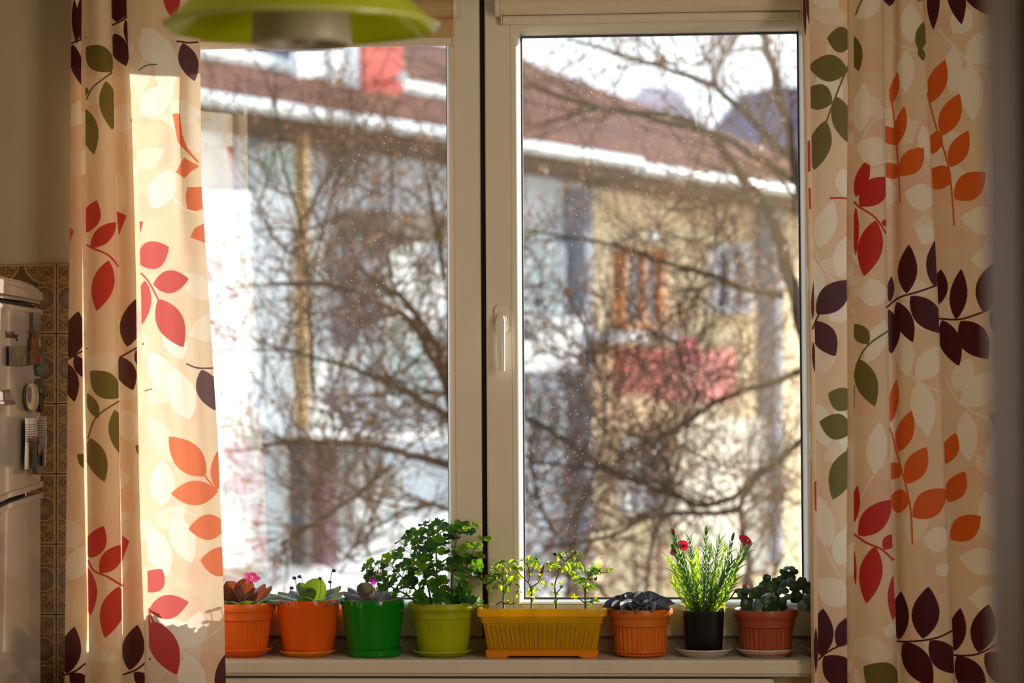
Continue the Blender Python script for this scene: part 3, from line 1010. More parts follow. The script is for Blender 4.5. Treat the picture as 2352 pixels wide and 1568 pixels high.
RP = [
    ('M', 1846, -10, 1850, 95, 8), ('M', 1855, -20, 1862, 78, 12), ('R', 'p', [(1855, 335), (1861, 330), (1862, 400), (1856, 405)]), ('R', 'p', [(1857, 440), (1862, 440), (1863, 488), (1859, 488)]),
    ('R', 'p', [(1870, 1110), (1876, 1105), (1877, 1175), (1872, 1175)]),
    ('W', 1870, -30, 1925, 30, 60), ('W', 1880, 180, 1930, 260, 60), ('W', 1935, 395, 1950, 465, 44), ('W', 1880, 575, 1914, 470, 48), ('W', 1925, 640, 1958, 540, 48), ('W', 1965, 555, 1980, 620, 40),
    ('W', 1880, 690, 1865, 600, 40), ('W', 1905, 740, 1955, 700, 50), ('W', 1900, 1030, 1880, 930, 50), ('W', 1920, 930, 1960, 1060, 40), ('W', 1905, 1260, 1880, 1140, 46), ('W', 1925, 1300, 1958, 1205, 54), ('W', 1945, 1390, 1880, 1330, 60),
    ('W', 's', 3, [(1865, 555), (1890, 620), (1960, 700)]), ('W', 's', 3, [(1882, 1230), (1910, 1290), (1960, 1380)]),
    ('G', 1960, 106, 1900, 98, 56), ('G', 1958, 92, 1973, 178, 30), ('G', 1948, 173, 1857, 160, 58), ('G', 1912, 247, 1846, 215, 56), ('G', 1922, 232, 1950, 338, 46), ('G', 1897, 286, 1870, 398, 48),
    ('G', 's', 4, [(1960, 98), (1952, 150), (1925, 218), (1894, 300)]), ('G', 1950, 150, 1961, 262, 14),
    ('R', 's', 4, [(1906, 463), (1950, 465), (1975, 486), (2012, 512), (2035, 545)]), ('R', 1948, 462, 1962, 378, 12), ('R', 1966, 462, 1996, 377, 30), ('R', 1975, 484, 2042, 418, 54), ('R', 2012, 517, 1985, 643, 54),
    ('R', 1953, 478, 1958, 592, 12), ('R', 1966, 485, 1966, 596, 14), ('R', 2040, 520, 2025, 524, 14),
    ('M', 1876, 726, 1953, 650, 58), ('M', 's', 4, [(1866, 762), (1874, 742), (1884, 722)]), ('M', 1873, 742, 1919, 823, 50), ('M', 1866, 740, 1872, 640, 10), ('M', 1868, 790, 1871, 860, 8),
    ('G', 1962, 934, 1902, 908, 52), ('G', 1958, 994, 1882, 972, 56), ('G', 's', 4, [(1962, 890), (1958, 990), (1944, 1045)]), ('G', 1953, 1036, 1913, 1150, 54), ('G', 'p', [(1950, 842), (1961, 838), (1962, 872)]),
    ('M', 1887, 1508, 1890, 1398, 50), ('M', 1924, 1486, 1966, 1412, 46), ('M', 's', 4, [(1880, 1516), (1900, 1498), (1935, 1480), (1960, 1476)]), ('M', 1892, 1508, 1962, 1575, 64), ('M', 1874, 1440, 1874, 1545, 10),
    # F2
    ('W', 1970, 60, 2025, 0, 44), ('W', 1975, 318, 1985, 204, 42), ('W', 2045, 375, 1968, 345, 62), ('W', 2042, 680, 1968, 682, 58), ('W', 2008, 1090, 2022, 972, 46), ('W', 1990, 840, 2035, 740, 44), ('W', 's', 3, [(1972, 350), (2000, 300), (2032, 280)]),
    ('W', 's', 3, [(1975, 1150), (2010, 1090), (2046, 1060)]), ('W', 2060, 1450, 2030, 1440, 30),
    ('G', 's', 4, [(2008, -4), (1980, 18), (1966, 48)]), ('G', 1963, 62, 1960, 6, 14),
    ('G', 1995, 797, 1962, 750, 34), ('G', 's', 4, [(2042, 766), (1996, 798), (1974, 830), (1963, 872)]), ('G', 1972, 830, 2010, 938, 48),
    ('R', 's', 4.5, [(1960, 1227), (1990, 1246), (2026, 1262), (2054, 1290)]), ('R', 1972, 1231, 2050, 1150, 54), ('R', 2010, 1254, 1990, 1384, 50), ('R', 1960, 1205, 1970, 1116, 20), ('R', 2030, 1262, 2056, 1228, 28), ('R', 2054, 1320, 2052, 1424, 26), ('R', 1958, 1250, 1966, 1345, 10),
    ('G', 2065, 1580, 1984, 1527, 74),
    # F3, F4
    ('W', 2092, 112, 2092, 20, 46), ('W', 2082, 128, 2080, 228, 38), ('W', 2150, 470, 2078, 455, 58), ('W', 2150, 555, 2105, 538, 46), ('W', 2120, 300, 2135, 380, 34), ('W', 2106, 878, 2170, 800, 54), ('W', 2110, 878, 2132, 1006, 54), ('W', 2085, 870, 2070, 760, 40), ('W', 2186, 1245, 2120, 1238, 56), ('W', 2150, 1320, 2180, 1300, 30),
    ('W', 's', 3, [(2050, 90), (2070, 120), (2130, 132)]), ('W', 's', 3, [(2060, 820), (2105, 880), (2168, 908)]),
    ('M', 2044, 24, 2040, -40, 34), ('G', 2112, 130, 2121, 62, 26), ('G', 's', 3, [(2108, 16), (2126, 8)]), ('G', 2112, 120, 2122, 152, 16),
    ('O', 2048, 248, 2062, 176, 20), ('O', 2058, 345, 2078, 256, 28), ('O', 2068, 414, 2122, 350, 48), ('O', 's', 3.5, [(2044, 215), (2054, 280), (2062, 370), (2068, 475)]), ('O', 2058, 340, 2032, 298, 36), ('O', 2062, 388, 2032, 412, 40),
    ('M', 2082, 682, 2088, 571, 42), ('M', 2146, 665, 2152, 556, 40), ('M', 's', 4, [(2036, 714), (2062, 692), (2110, 678), (2160, 660)]), ('M', 2092, 688, 2168, 772, 56), ('M', 2060, 700, 2097, 793, 38), ('M', 2042, 716, 2048, 818, 44), ('M', 2044, 700, 2048, 640, 16),
    ('O', 2046, 975, 2060, 876, 22), ('O', 2065, 1042, 2094, 948, 38), ('O', 2083, 1114, 2128, 1031, 48), ('O', 2097, 1190, 2176, 1128, 58), ('O', 's', 4, [(2044, 985), (2062, 1050), (2090, 1160), (2096, 1252)]), ('O', 2064, 1068, 2038, 1105, 38), ('O', 2088, 1158, 2042, 1150, 52),
    ('M', 2120, 1466, 2133, 1348, 60), ('M', 's', 4, [(2060, 1476), (2120, 1470), (2160, 1462), (2195, 1446)]), ('M', 2064, 1472, 2070, 1360, 40), ('M', 2076, 1474, 2142, 1575, 58), ('M', 2136, 1470, 2202, 1548, 54),
    # F5
    ('W', 2218, 158, 2306, 88, 66), ('W', 2225, 160, 2236, 292, 54), ('W', 2192, 120, 2186, 228, 42), ('W', 2190, 90, 2230, 40, 50), ('W', 2300, 505, 2280, 356, 60), ('W', 2312, 525, 2206, 510, 60), ('W', 2330, 602, 2230, 606, 62), ('W', 2330, 290, 2290, 250, 60),
    ('W', 's', 3.5, [(2155, 80), (2200, 130), (2240, 170), (2330, 200)]), ('W', 2206, 936, 2302, 866, 64), ('W', 2218, 950, 2226, 1064, 46), ('W', 2296, 1245, 2262, 1134, 60), ('W', 2302, 1302, 2202, 1280, 58), ('W', 2330, 1378, 2224, 1375, 62), ('W', 2300, 1090, 2290, 1000, 60),
    ('W', 's', 3.5, [(2170, 870), (2205, 930), (2280, 975), (2330, 990)]), ('W', 2195, 905, 2230, 830, 50), ('W', 's', 3.5, [(2260, 1140), (2295, 1240), (2330, 1340)]),
    ('M', 2144, -40, 2144, 80, 28), ('M', 2186, -50, 2209, 72, 40), ('M', 2215, -60, 2284, 56, 68),
    ('O', 's', 4, [(2130, 225), (2150, 300), (2180, 400), (2192, 527)]), ('O', 2136, 246, 2171, 150, 42), ('O', 2163, 322, 2204, 229, 46), ('O', 2183, 395, 2224, 314, 42), ('O', 2193, 468, 2264, 410, 58), ('O', 2166, 342, 2128, 330, 50), ('O', 2184, 433, 2132, 400, 54),
    ('G', 2335, 218, 2283, 184, 44),
    ('M', 2156, 706, 2161, 626, 36), ('M', 2196, 741, 2208, 627, 38), ('M', 2258, 724, 2289, 611, 58), ('M', 's', 4, [(2155, 738), (2205, 741), (2262, 724), (2340, 690)]), ('M', 2164, 742, 2203, 847, 46), ('M', 2206, 745, 2270, 832, 62), ('M', 2275, 724, 2345, 790, 58),
    ('O', 2172, 1070, 2196, 999, 36), ('O', 2178, 1157, 2217, 1087, 44), ('O', 2183, 1242, 2253, 1188, 54), ('K', 2345, 988, 2272, 960, 50), ('K', 2350, 1040, 2314, 1140, 60),
    ('M', 2193, 1497, 2206, 1398, 38), ('M', 2247, 1498, 2271, 1388, 54), ('M', 's', 4, [(2190, 1507), (2250, 1500), (2340, 1448)]), ('M', 2198, 1508, 2262, 1600, 60), ('M', 2262, 1500, 2345, 1570, 64), ('M', 2296, 1482, 2345, 1424, 46),
]
curtain('right_curtain', 'cream curtain printed with olive, red and maroon leaves right of the window, unlit side', RS, RP, SF - 0.07, -60, 1720, 8, 'r').name = 'curtain'
# rail the two curtains hang from, above the frame of the photograph
rzl = P(1176, -62, SF - 0.06).z
MB().tube([(XL + 0.1, SF - 0.06, rzl + 0.012), (XR - 0.05, SF - 0.06, rzl + 0.012)], 0.012, 16).box(XL + 0.3, XL + 0.33, SF - 0.06, WALL, rzl + 0.004, rzl + 0.02).box(XR - 0.33, XR - 0.3, SF - 0.06, WALL, rzl + 0.004, rzl + 0.02).build(
    'curtain_rod', mat('rod_white', (220, 214, 200), 0.4), label='white curtain rod above the window carrying both curtains', cat='curtain rod', smooth=True)


# ------------------------------------------------------------------ fridge (door front faces the room, seen edge-on)
FX = P(96, 1000, 4.60).x
YE = 4.60           # far edge of the doors
FWD = 0.60
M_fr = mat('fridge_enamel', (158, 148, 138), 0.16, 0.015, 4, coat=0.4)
M_frd = mat('fridge_seal', (40, 30, 34), 0.6)
fridge = empty('refrigerator', (FX - 0.3, YE - FWD / 2, 0), 'white fridge freezer with rounded top lid, magnets and notes on its door', 'refrigerator')


def fz(px, py, X=None):
    p = PX(px, py, X if X is not None else FX)
    return (p.y, p.z)


def yz_prism(pts, x0, x1):
    mb = MB()
    mb.prism([Vector((x0, y, z)) for (y, z) in pts], (x1 - x0, 0, 0))
    return mb


def mirror_far(pts):
    """pts given for the far half (near centre -> far edge); mirrored to the near half"""
    yc = YE - FWD / 2
    return pts


ytop = [fz(0, 637), fz(25, 639), fz(50, 644), fz(70, 651), fz(84, 659), fz(96, 668)]
yc = YE - FWD / 2
topz = ytop[0][1] + 0.004
prof_t = [(yc, topz)] + [(y, z) for (y, z) in ytop if y > yc]
prof_b = fz(97, 698)[1]
# top lid
tl_pts = prof_t + [(YE, prof_b), (2 * yc - YE, prof_b)] + [(2 * yc - y, z) for (y, z) in prof_t[::-1][:-1]]
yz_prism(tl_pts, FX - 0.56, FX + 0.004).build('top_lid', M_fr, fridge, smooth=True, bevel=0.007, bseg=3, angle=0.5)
cyl, czl = yc + 0.02, fz(30, 672)[1]
sh_oval = fz(74, 672)[0] - cyl
ov = [(cyl + sh_oval * math.cos(2 * PI * k / 40), czl + (fz(10, 652)[1] - czl) * math.sin(2 * PI * k / 40)) for k in range(40)]
mbo = MB()
mbo.tube([Vector((FX + 0.004, y, z)) for (y, z) in ov + [ov[0]]], 0.0011, 5, caps=False)
mbo.build('oval_moulding', mat('moulding_grey', (150, 135, 118), 0.4), fridge)
g0, g1 = fz(50, 698)[1], fz(50, 705)[1]
yz_prism([(2 * yc - YE + 0.012, g1 - 0.003), (YE - 0.012, g1 - 0.003), (YE - 0.012, g0 + 0.004), (2 * yc - YE + 0.012, g0 + 0.004)], FX - 0.55, FX - 0.012).build('top_seal', M_frd, fridge)
# freezer door: its lower edge sweeps down towards the middle
gapf = [(0, 1146), (20, 1143), (45, 1136), (70, 1128), (97, 1118)]
lowf = [(0, 1158), (20, 1154), (45, 1146), (70, 1138), (97, 1130)]
zt_ = fz(50, 704)[1]


def sym(curve):
    ps = [fz(x, y) for (x, y) in curve]
    ps[-1] = (YE, ps[-1][1])
    slope_z = ps[0][1] - 0.006
    return [(2 * yc - YE, ps[-1][1])] + [(2 * yc - y, z) for (y, z) in ps[::-1][1:] if y > yc + 0.02] + [(yc, slope_z)] + [(y, z) for (y, z) in ps if y > yc + 0.02]


gb = sym(gapf)
door_up = gb + [(YE, zt_), (2 * yc - YE, zt_)]
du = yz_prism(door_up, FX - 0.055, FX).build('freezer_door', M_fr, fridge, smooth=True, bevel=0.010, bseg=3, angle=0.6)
gl_ = sym(lowf)
door_lo = [(2 * yc - YE, 0.09), (YE, 0.09)] + gl_[::-1]
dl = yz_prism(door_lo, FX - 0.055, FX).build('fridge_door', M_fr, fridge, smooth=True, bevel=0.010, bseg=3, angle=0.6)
zt2 = fz(50, 716)[1]
yz_prism([(2 * yc - YE - 0.001, zt2), (YE + 0.001, zt2), (YE + 0.001, zt_ + 0.0005), (2 * yc - YE - 0.001, zt_ + 0.0005)], FX - 0.054, FX + 0.003).build('door_trim', M_fr, du, bevel=0.002)
for crv, dy, par, nm in ((gapf, -14, du, 'lower_trim'), (lowf, 14, dl, 'upper_trim')):
    c2 = sym([(x, y + dy) for (x, y) in crv])
    c1 = sym(crv)
    pts_ = c1 + c2[::-1]
    yz_prism(pts_, FX - 0.05, FX + 0.0035).build(nm, M_fr, par, bevel=0.0012, bseg=1)
yz_prism([(2 * yc - YE + 0.01, 0.12), (YE - 0.01, 0.12), (YE - 0.01, g1), (2 * yc - YE + 0.01, g1)], FX - 0.05, FX - 0.03).build('door_seal', M_frd, fridge)
MB().box(FX - 0.60, FX - 0.0560, 2 * yc - YE + 0.004, YE - 0.004, 0.02, g1 + 0.001).build('cabinet', M_fr, fridge, bevel=0.006)
MB().box(FX - 0.55, FX - 0.03, 2 * yc - YE + 0.02, YE - 0.02, 0.0, 0.088).build('plinth', M_frd, fridge)
# maker's lettering, too soft to read in the photograph; letters of the same height and rhythm
tcu = bpy.data.curves.new('lettering', 'FONT')
tcu.body = 'k\u00f6\u00f6ling'
tcu.extrude = 0.0006
tcu.align_x = 'CENTER'
tcu.align_y = 'CENTER'
y0t, z0t = fz(14, 768)
y1t, z1t = fz(39, 768)
zh = fz(20, 755)[1] - fz(20, 774)[1]
tcu.size = zh * 1.25
to = bpy.data.objects.new('lettering', tcu)
COL.objects.link(to)
to.parent = fridge
to.rotation_euler = (PI / 2, 0, PI / 2)
to.location = Vector((FX + 0.0008, (y0t + y1t) / 2, z0t)) - fridge.location
to.scale = ((y1t - y0t) / (zh * 3.4), 1, 1)
bpy.context.view_layer.update()
lme = bpy.data.meshes.new_from_object(to)
lme.materials.clear()
lme.materials.append(mat('lettering_dark', (58, 46, 40), 0.4))
lo = bpy.data.objects.new('lettering', lme)
COL.objects.link(lo)
lo.parent, lo.rotation_euler, lo.location, lo.scale = fridge, to.rotation_euler, to.location, to.scale
bpy.data.objects.remove(to)
lo.name = 'lettering'


def magnet(name, label, cat, pieces, group=None):
    """pieces: (part name, [(px,py)..], x0 offset, thickness, material)"""
    allp = [PX(px, py, FX + pc[2]) for pc in pieces for (px, py) in pc[1]]
    base = Vector((FX, sum(p.y for p in allp) / len(allp), min(p.z for p in allp)))
    o = empty(name, base, label, cat, group)
    for (pn, pts, off, th, m) in pieces:
        mb = MB().prism([PX(px, py, FX + off) for (px, py) in pts], (th, 0, 0))
        mb.build(pn, m, o, bevel=min(0.0015, th * 0.4), bseg=1, smooth=True, angle=0.6)
    return o


def ell(cx, cy, rx, ry, n=20):
    return [(cx + rx * math.cos(2 * PI * k / n), cy + ry * math.sin(2 * PI * k / n)) for k in range(n)]


def rect(x0, y0, x1, y1):
    return [(x0, y0), (x1, y0), (x1, y1), (x0, y1)]


MM = lambda nm, c, r=0.5: mat('magnet_' + nm, c, r, 0.2, 60)
magnet('picture_magnet', 'square landscape picture magnet with thick dark edge on the freezer door', 'magnet', [
    ('backing', rect(15, 795, 58, 840), 0.0005, 0.006, MM('dark', (34, 30, 30))),
    ('picture', rect(20, 795, 59, 839), 0.0066, 0.001, mat('magnet_picture', (118, 112, 72), 0.4, rgb2=(58, 48, 36), scale=55))])
magnet('figure_magnet', 'dark brown bottle-shaped magnet beside the picture magnet', 'magnet', [
    ('bottle', [(63, 777), (67, 775), (67, 761), (78, 761), (79, 777), (84, 800), (85, 826), (80, 837), (63, 838)], 0.0005, 0.008, mat('magnet_brown', (74, 38, 24), 0.4, rgb2=(110, 72, 34), scale=70)),
    ('cap', rect(67, 758, 78, 764), 0.0085, 0.002, MM('cap', (40, 24, 18)))])
magnet('bookmark_magnet', 'tall grey strip magnet just under the lid at the door edge', 'magnet', [
    ('strip', rect(72, 718, 90, 777), 0.0005, 0.004, mat('magnet_grey', (120, 112, 112), 0.35, rgb2=(84, 74, 84), scale=30)),
    ('dark_edge', rect(71, 718, 75, 777), 0.0046, 0.001, MM('edge', (40, 32, 46)))])
magnet('souvenir_magnet', 'blue and red figurine magnet poking past the door edge', 'magnet', [
    ('body', [(86, 802), (94, 800), (97, 812), (95, 832), (93, 850), (90, 864), (80, 862), (78, 845), (84, 826)], 0.0005, 0.008, mat('magnet_blue', (70, 74, 82), 0.5, rgb2=(60, 92, 84), scale=80)),
    ('red_cloak', [(88, 818), (94, 816), (94, 834), (89, 840)], 0.0086, 0.003, MM('red', (150, 42, 36)))])
magnet('oval_magnet', 'pale oval ring magnet with violet centre on the freezer door', 'magnet', [
    ('disc', ell(66, 912, 14, 33), 0.0005, 0.010, MM('cream', (150, 138, 112))),
    ('rim', ell(68, 911, 8.5, 31), 0.0106, 0.003, MM('cream2', (186, 172, 140))),
    ('picture', ell(68, 906, 4.5, 20), 0.0138, 0.001, MM('violet', (96, 84, 110)))])
magnet('animal_magnet', 'black and dark green figurine magnet right of the oval magnet', 'magnet', [
    ('backing', [(79, 872), (92, 868), (96, 890), (94, 944), (84, 946), (78, 934)], 0.0005, 0.006, MM('olive', (62, 58, 40))),
    ('figure', [(88, 900), (96, 896), (98, 912), (93, 924), (95, 940), (90, 948), (86, 930)], 0.0066, 0.006, MM('black', (26, 20, 22))),
    ('green_patch', [(91, 894), (97, 893), (97, 902), (91, 902)], 0.0127, 0.002, MM('teal', (60, 96, 86)))])
magnet('houses_magnet', 'reddish brown toy-house magnet at the left end of the door', 'magnet', [
    ('base', rect(-20, 921, 27, 929), 0.0005, 0.008, MM('housebase', (96, 62, 52))),
    ('house', [(-18, 921), (-18, 902), (-8, 895), (2, 902), (2, 921)], 0.0005, 0.006, MM('house', (84, 58, 52))),
    ('tower', [(3, 921), (3, 899), (9, 896), (13, 899), (13, 921)], 0.0005, 0.007, MM('house2', (120, 96, 78))),
    ('chimney', [(14, 921), (16, 894), (20, 894), (22, 908), (27, 912), (27, 921)], 0.0005, 0.006, MM('house3', (130, 110, 104)))])
paper_m = bpy.data.materials.new('note_paper')
paper_m.use_nodes = True
nt = paper_m.node_tree
n = NX(paper_m)
tcx = nt.nodes.new('ShaderNodeTexCoord')
spx = nt.nodes.new('ShaderNodeSeparateXYZ')
nt.links.new(tcx.outputs['Object'], spx.inputs[0])
nzx = nt.nodes.new('ShaderNodeTexNoise')
nzx.inputs['Scale'].default_value = 420
nt.links.new(tcx.outputs['Object'], nzx.inputs['Vector'])
row = n.m('GREATER_THAN', n.m('SINE', n.m('MULTIPLY', spx.outputs[2], 1300)), 0.35)
ink = n.m('MULTIPLY', n.m('MULTIPLY', row, n.m('GREATER_THAN', nzx.outputs['Fac'], 0.46)), n.m('MULTIPLY', n.m('GREATER_THAN', spx.outputs[2], 0.058), n.m('LESS_THAN', spx.outputs[2], 0.094)))
nt.links.new(n.mix(ink, lin((232, 226, 222)), lin((96, 84, 84))), nt.nodes['Principled BSDF'].inputs['Base Color'])


def note(label, cols, py0, py1, x_off):
    V = []
    rws = 5
    for r in range(rws + 1):
        q = r / rws
        for (px, off) in cols:
            X = FX + off
            V.append(PX(px + (0.8 * math.sin(q * 5)), py0 + (py1 - py0) * q, X))
    nc = len(cols)
    mb = MB().add(V, [(r * nc + c, r * nc + c + 1, (r + 1) * nc + c + 1, (r + 1) * nc + c) for r in range(rws) for c in range(nc - 1)])
    o = mb.build('paper_note', paper_m, label=label, cat='note', smooth=True, angle=1.0)
    md = o.modifiers.new('thickness', 'SOLIDIFY')
    md.thickness = 0.0004
    return o


note('creamy printed slip pinned under the long clip magnet', [(57, 0.012), (66, 0.006), (76, 0.006), (86, 0.010)], 960, 1078, 0.006)
note('bright white printed sheet curling out past the fridge door edge', [(84, 0.012), (90, 0.016), (98, 0.026), (106.5, 0.042)], 956, 1070, 0.008)
magnet('clip_magnet', 'long green and red clip magnet holding the two paper notes', 'magnet', [
    ('clip', [(74, 1004), (82, 1003), (83, 1030), (92, 1046), (92, 1084), (84, 1090), (74, 1088)], 0.0165, 0.008, mat('magnet_clip', (78, 80, 68), 0.5, rgb2=(60, 54, 48), scale=60)),
    ('red_tip', [(74, 1002), (83, 1001), (84, 1014), (75, 1015)], 0.0248, 0.002, MM('tip', (120, 50, 44))),
    ('pink_bead', [(86, 1020), (91, 1022), (91, 1044), (86, 1040)], 0.0248, 0.003, MM('pink', (168, 110, 100)))])

# ------------------------------------------------------------------ pendant lamp
LY = 3.05
lc = P(692, 62, LY)
lamp = empty('pendant_lamp', (lc.x, LY, lc.z), 'lime green glass pendant lamp with white inner shade hanging before the window', 'lamp')
k_ = LY / F_PX
R0 = 316 * k_
M_lg = mat('lamp_green_glass', (186, 200, 10), 0.12, 0.03, 8, trans=0.6, tcol=(214, 226, 8), coat=0.4)
M_lw = mat('lamp_frosted_glass', (164, 156, 140), 0.4, 0.02, 8, trans=0.30, tcol=(225, 215, 195))
prof = []
for k in range(17):
    q = k / 16
    r = R0 * (1 - q) + 0.03 * q
    z = 0.100 * (1 - (r / R0) ** 2.0) + 0.001
    prof.append((r, z))
inner = [(r - 0.0015, z - 0.004) for (r, z) in prof[::-1]]
TILT = Matrix.Rotation(0.040, 4, 'X')


def tilt(mb):
    mb.v = [Vector(lc) + TILT @ (v - Vector(lc)) for v in mb.v]
    return mb


sh = tilt(MB().lathe((lc.x, LY, lc.z), prof + inner + [prof[0]], 72))
sh.build('shade', M_lg, lamp, smooth=True, angle=1.2)
rm = MB()
pts = [Vector((lc.x + (R0 + 0.001) * math.cos(2 * PI * k / 72), LY + (R0 + 0.001) * math.sin(2 * PI * k / 72), lc.z + 0.001)) for k in range(73)]
rm.tube(pts, 0.0026, 8, caps=False)
tilt(rm)
rm.build('shade_rim', mat('lamp_rim', (190, 196, 120), 0.08, 0.02, coat=0.6, trans=0.3), lamp, smooth=True, angle=1.5)
zb_ = P(692, 104, LY).z - lc.z
dprof = [(0.062, 0.075), (0.064, 0.062), (0.067, 0.03), (0.0695, zb_ + 0.008), (0.068, zb_ + 0.001), (0.066, zb_), (0.0645, zb_ + 0.003), (0.061, 0.03), (0.057, 0.075), (0.062, 0.075)]
tilt(MB().lathe((lc.x, LY, lc.z), dprof, 48)).build('inner_shade', M_lw, lamp, smooth=True, angle=1.0)
tilt(MB().ball((lc.x + 0.004, LY, lc.z + zb_ + 0.030), 0.026, 20, 14, (1, 1, 1.25))).build('bulb', mat('bulb_glass', (150, 144, 132), 0.2, trans=0.2), lamp, smooth=True, angle=3)
MB().lathe((lc.x, LY, lc.z), [(0.0, 0.16), (0.02, 0.16), (0.034, 0.10), (0.034, 0.045), (0.0, 0.045)], 32).build('socket', M_blt, lamp, smooth=True, angle=0.6)
MB().tube([(lc.x, LY, lc.z + 0.155), (lc.x, LY, 2.58)], 0.003, 8).build('cord', M_blt, lamp)
MB().lathe((lc.x, LY, 0), [(0.0, 2.56), (0.03, 2.56), (0.05, 2.5995), (0.0, 2.5995)], 32).build('ceiling_canopy', M_blt, lamp, smooth=True, angle=0.6)

# ------------------------------------------------------------------ flower pots
YP = 4.788
kp = YP / F_PX


def pot_frame(cx, rpx):
    r = rpx * kp
    p = P(cx, 1450, YP)
    zf = lambda py: P(cx, py, YP - r).z
    return Vector((p.x, YP, ZS)), r, zf


def saucer(cx, rpx, rim_y, color, label, straight=False, rise=0.0):
    c, r, zf = pot_frame(cx, rpx)
    h = (zf(rim_y) - ZS) * 1.2 + 0.002
    h = max(0.010, min(0.022, h))
    if straight:
        pr = [(0.0, 0.0003), (r * 0.9, 0.0003), (r * 0.96, 0.004), (r * 0.99, h), (r * 0.955, h), (r * 0.93, 0.005), (0.0, 0.0036)]
    else:
        pr = [(0.0, 0.0003), (r * 0.70, 0.0003), (r * 0.74, 0.002), (r * 0.93, h - 0.004), (r, h - 0.001), (r * 0.99, h + 0.001), (r * 0.94, h), (r * 0.89, h - 0.004), (r * 0.74, 0.005), (0.0, 0.0036)]
    return MB().lathe(c, pr, 56).build('saucer', color, smooth=True, angle=0.6, label=label, cat='saucer')


def pot(cx, rpx, ytop, rbot, kind, m, label, ybot=1499):
    c, r, zf = pot_frame(cx, rpx)
    o = empty('potted_plant', c + Vector((0, 0, 0.0045)), label, 'potted plant')
    zt = zf(ytop) - ZS
    z0 = 0.0045
    rb = rbot * kp
    H = zt - z0
    th = 0.0028
    if kind == 'ribbed':
        za, zb2 = zt - 18 * kp, zt - 38 * kp
        pr = [(rb, z0), (rb + 0.001, z0 + 0.001), (rb + (r * 0.86 - rb) * 0.5, z0 + (zb2 - z0) * 0.45), (r * 0.845, zb2 - 0.002), (r * 0.90, zb2), (r * 0.915, za - 0.001), (r * 0.985, za), (r, za + 0.003), (r, zt - 0.003), (r * 0.985, zt), (r * 0.955, zt), (r * 0.93, zt - 0.006)]

        def rib(i, k):
            return 1.0 - (0.030 if (k % 4) < 2 and 1 <= i <= 3 else 0.0)
        mb = MB().lathe(c, pr, 128, rib)
    elif kind == 'smooth':
        pr = [(rb * 0.97, z0), (rb, z0 + 0.002)]
        for k in range(1, 9):
            q = k / 8
            pr.append((rb + (r - rb) * (q ** 0.72), z0 + 0.002 + (H - 0.004) * q))
        pr += [(r - 0.0008, zt), (r - 0.0025, zt), (r - 0.003, zt - 0.01)]
        mb = MB().lathe(c, pr, 96)
    elif kind == 'rolled':
        za, zb2 = zt - 19 * kp, zt - 34 * kp
        pr = [(rb, z0), (rb + 0.001, z0 + 0.002), (rb + (r * 0.84 - rb) * 0.55, z0 + (zb2 - z0) * 0.5), (r * 0.85, zb2 - 0.001), (r * 0.875, zb2), (r * 0.885, za), (r * 0.96, za + 0.001), (r, za + 0.007), (r * 0.995, zt - 0.002), (r * 0.975, zt), (r * 0.94, zt - 0.001), (r * 0.92, zt - 0.008)]
        mb = MB().lathe(c, pr, 96)
    elif kind == 'square':
        za = zt - 8 * kp
        pr = [(rb * 0.97, z0), (rb, z0 + 0.002), (rb + (r * 0.965 - rb) * 0.55, z0 + H * 0.5), (r * 0.965, za), (r, za + 0.0005), (r, zt), (r * 0.97, zt), (r * 0.95, zt - 0.01)]

        def rib(i, k):
            return 1.0 - (0.006 if (k % 3) == 0 and 1 <= i <= 3 else 0.0)
        mb = MB().lathe(c, pr, 120, rib, power=3.6)
    p = mb.build('pot', m, o, smooth=True, angle=0.5)
    # inner wall and floor
    zi = zt - 0.016
    pw = 3.6 if kind == 'square' else 2.0
    ri = r * 0.92
    MB().lathe(c, [(ri * 0.985, zt - 0.003), (ri * 0.965, zi)], 60, power=pw).build('pot_lining', m, o, smooth=True)
    sm = MB()
    rr = random.Random(int(cx))
    rings, sg = 7, 36
    vs = [Vector((0, 0, zi + 0.002))]
    for i in range(1, rings + 1):
        for k in range(sg):
            a = 2 * PI * k / sg
            q = ri * 0.975 * i / rings
            if pw != 2:
                q = q / (abs(math.cos(a)) ** pw + abs(math.sin(a)) ** pw) ** (1 / pw)
            vs.append(Vector((q * math.cos(a), q * math.sin(a), zi + rr.uniform(-0.0016, 0.0022))))
    fs = [(0, 1 + k, 1 + (k + 1) % sg) for k in range(sg)]
    for i in range(rings - 1):
        for k in range(sg):
            a_, b_ = 1 + i * sg, 1 + (i + 1) * sg
            fs.append((a_ + k, b_ + k, b_ + (k + 1) % sg, a_ + (k + 1) % sg))
    sm.add([v + c for v in vs], fs)
    sm.build('soil', mat('soil', (52, 36, 26), 0.95, 0.4, 200, bump=0.6), o)
    return o, c, r, ZS + zi


def plastic(nm, c, tr=0.22, rough=0.35, tcol=None):
    return mat(nm, c, rough, 0.05, 12, trans=tr, tcol=tcol)


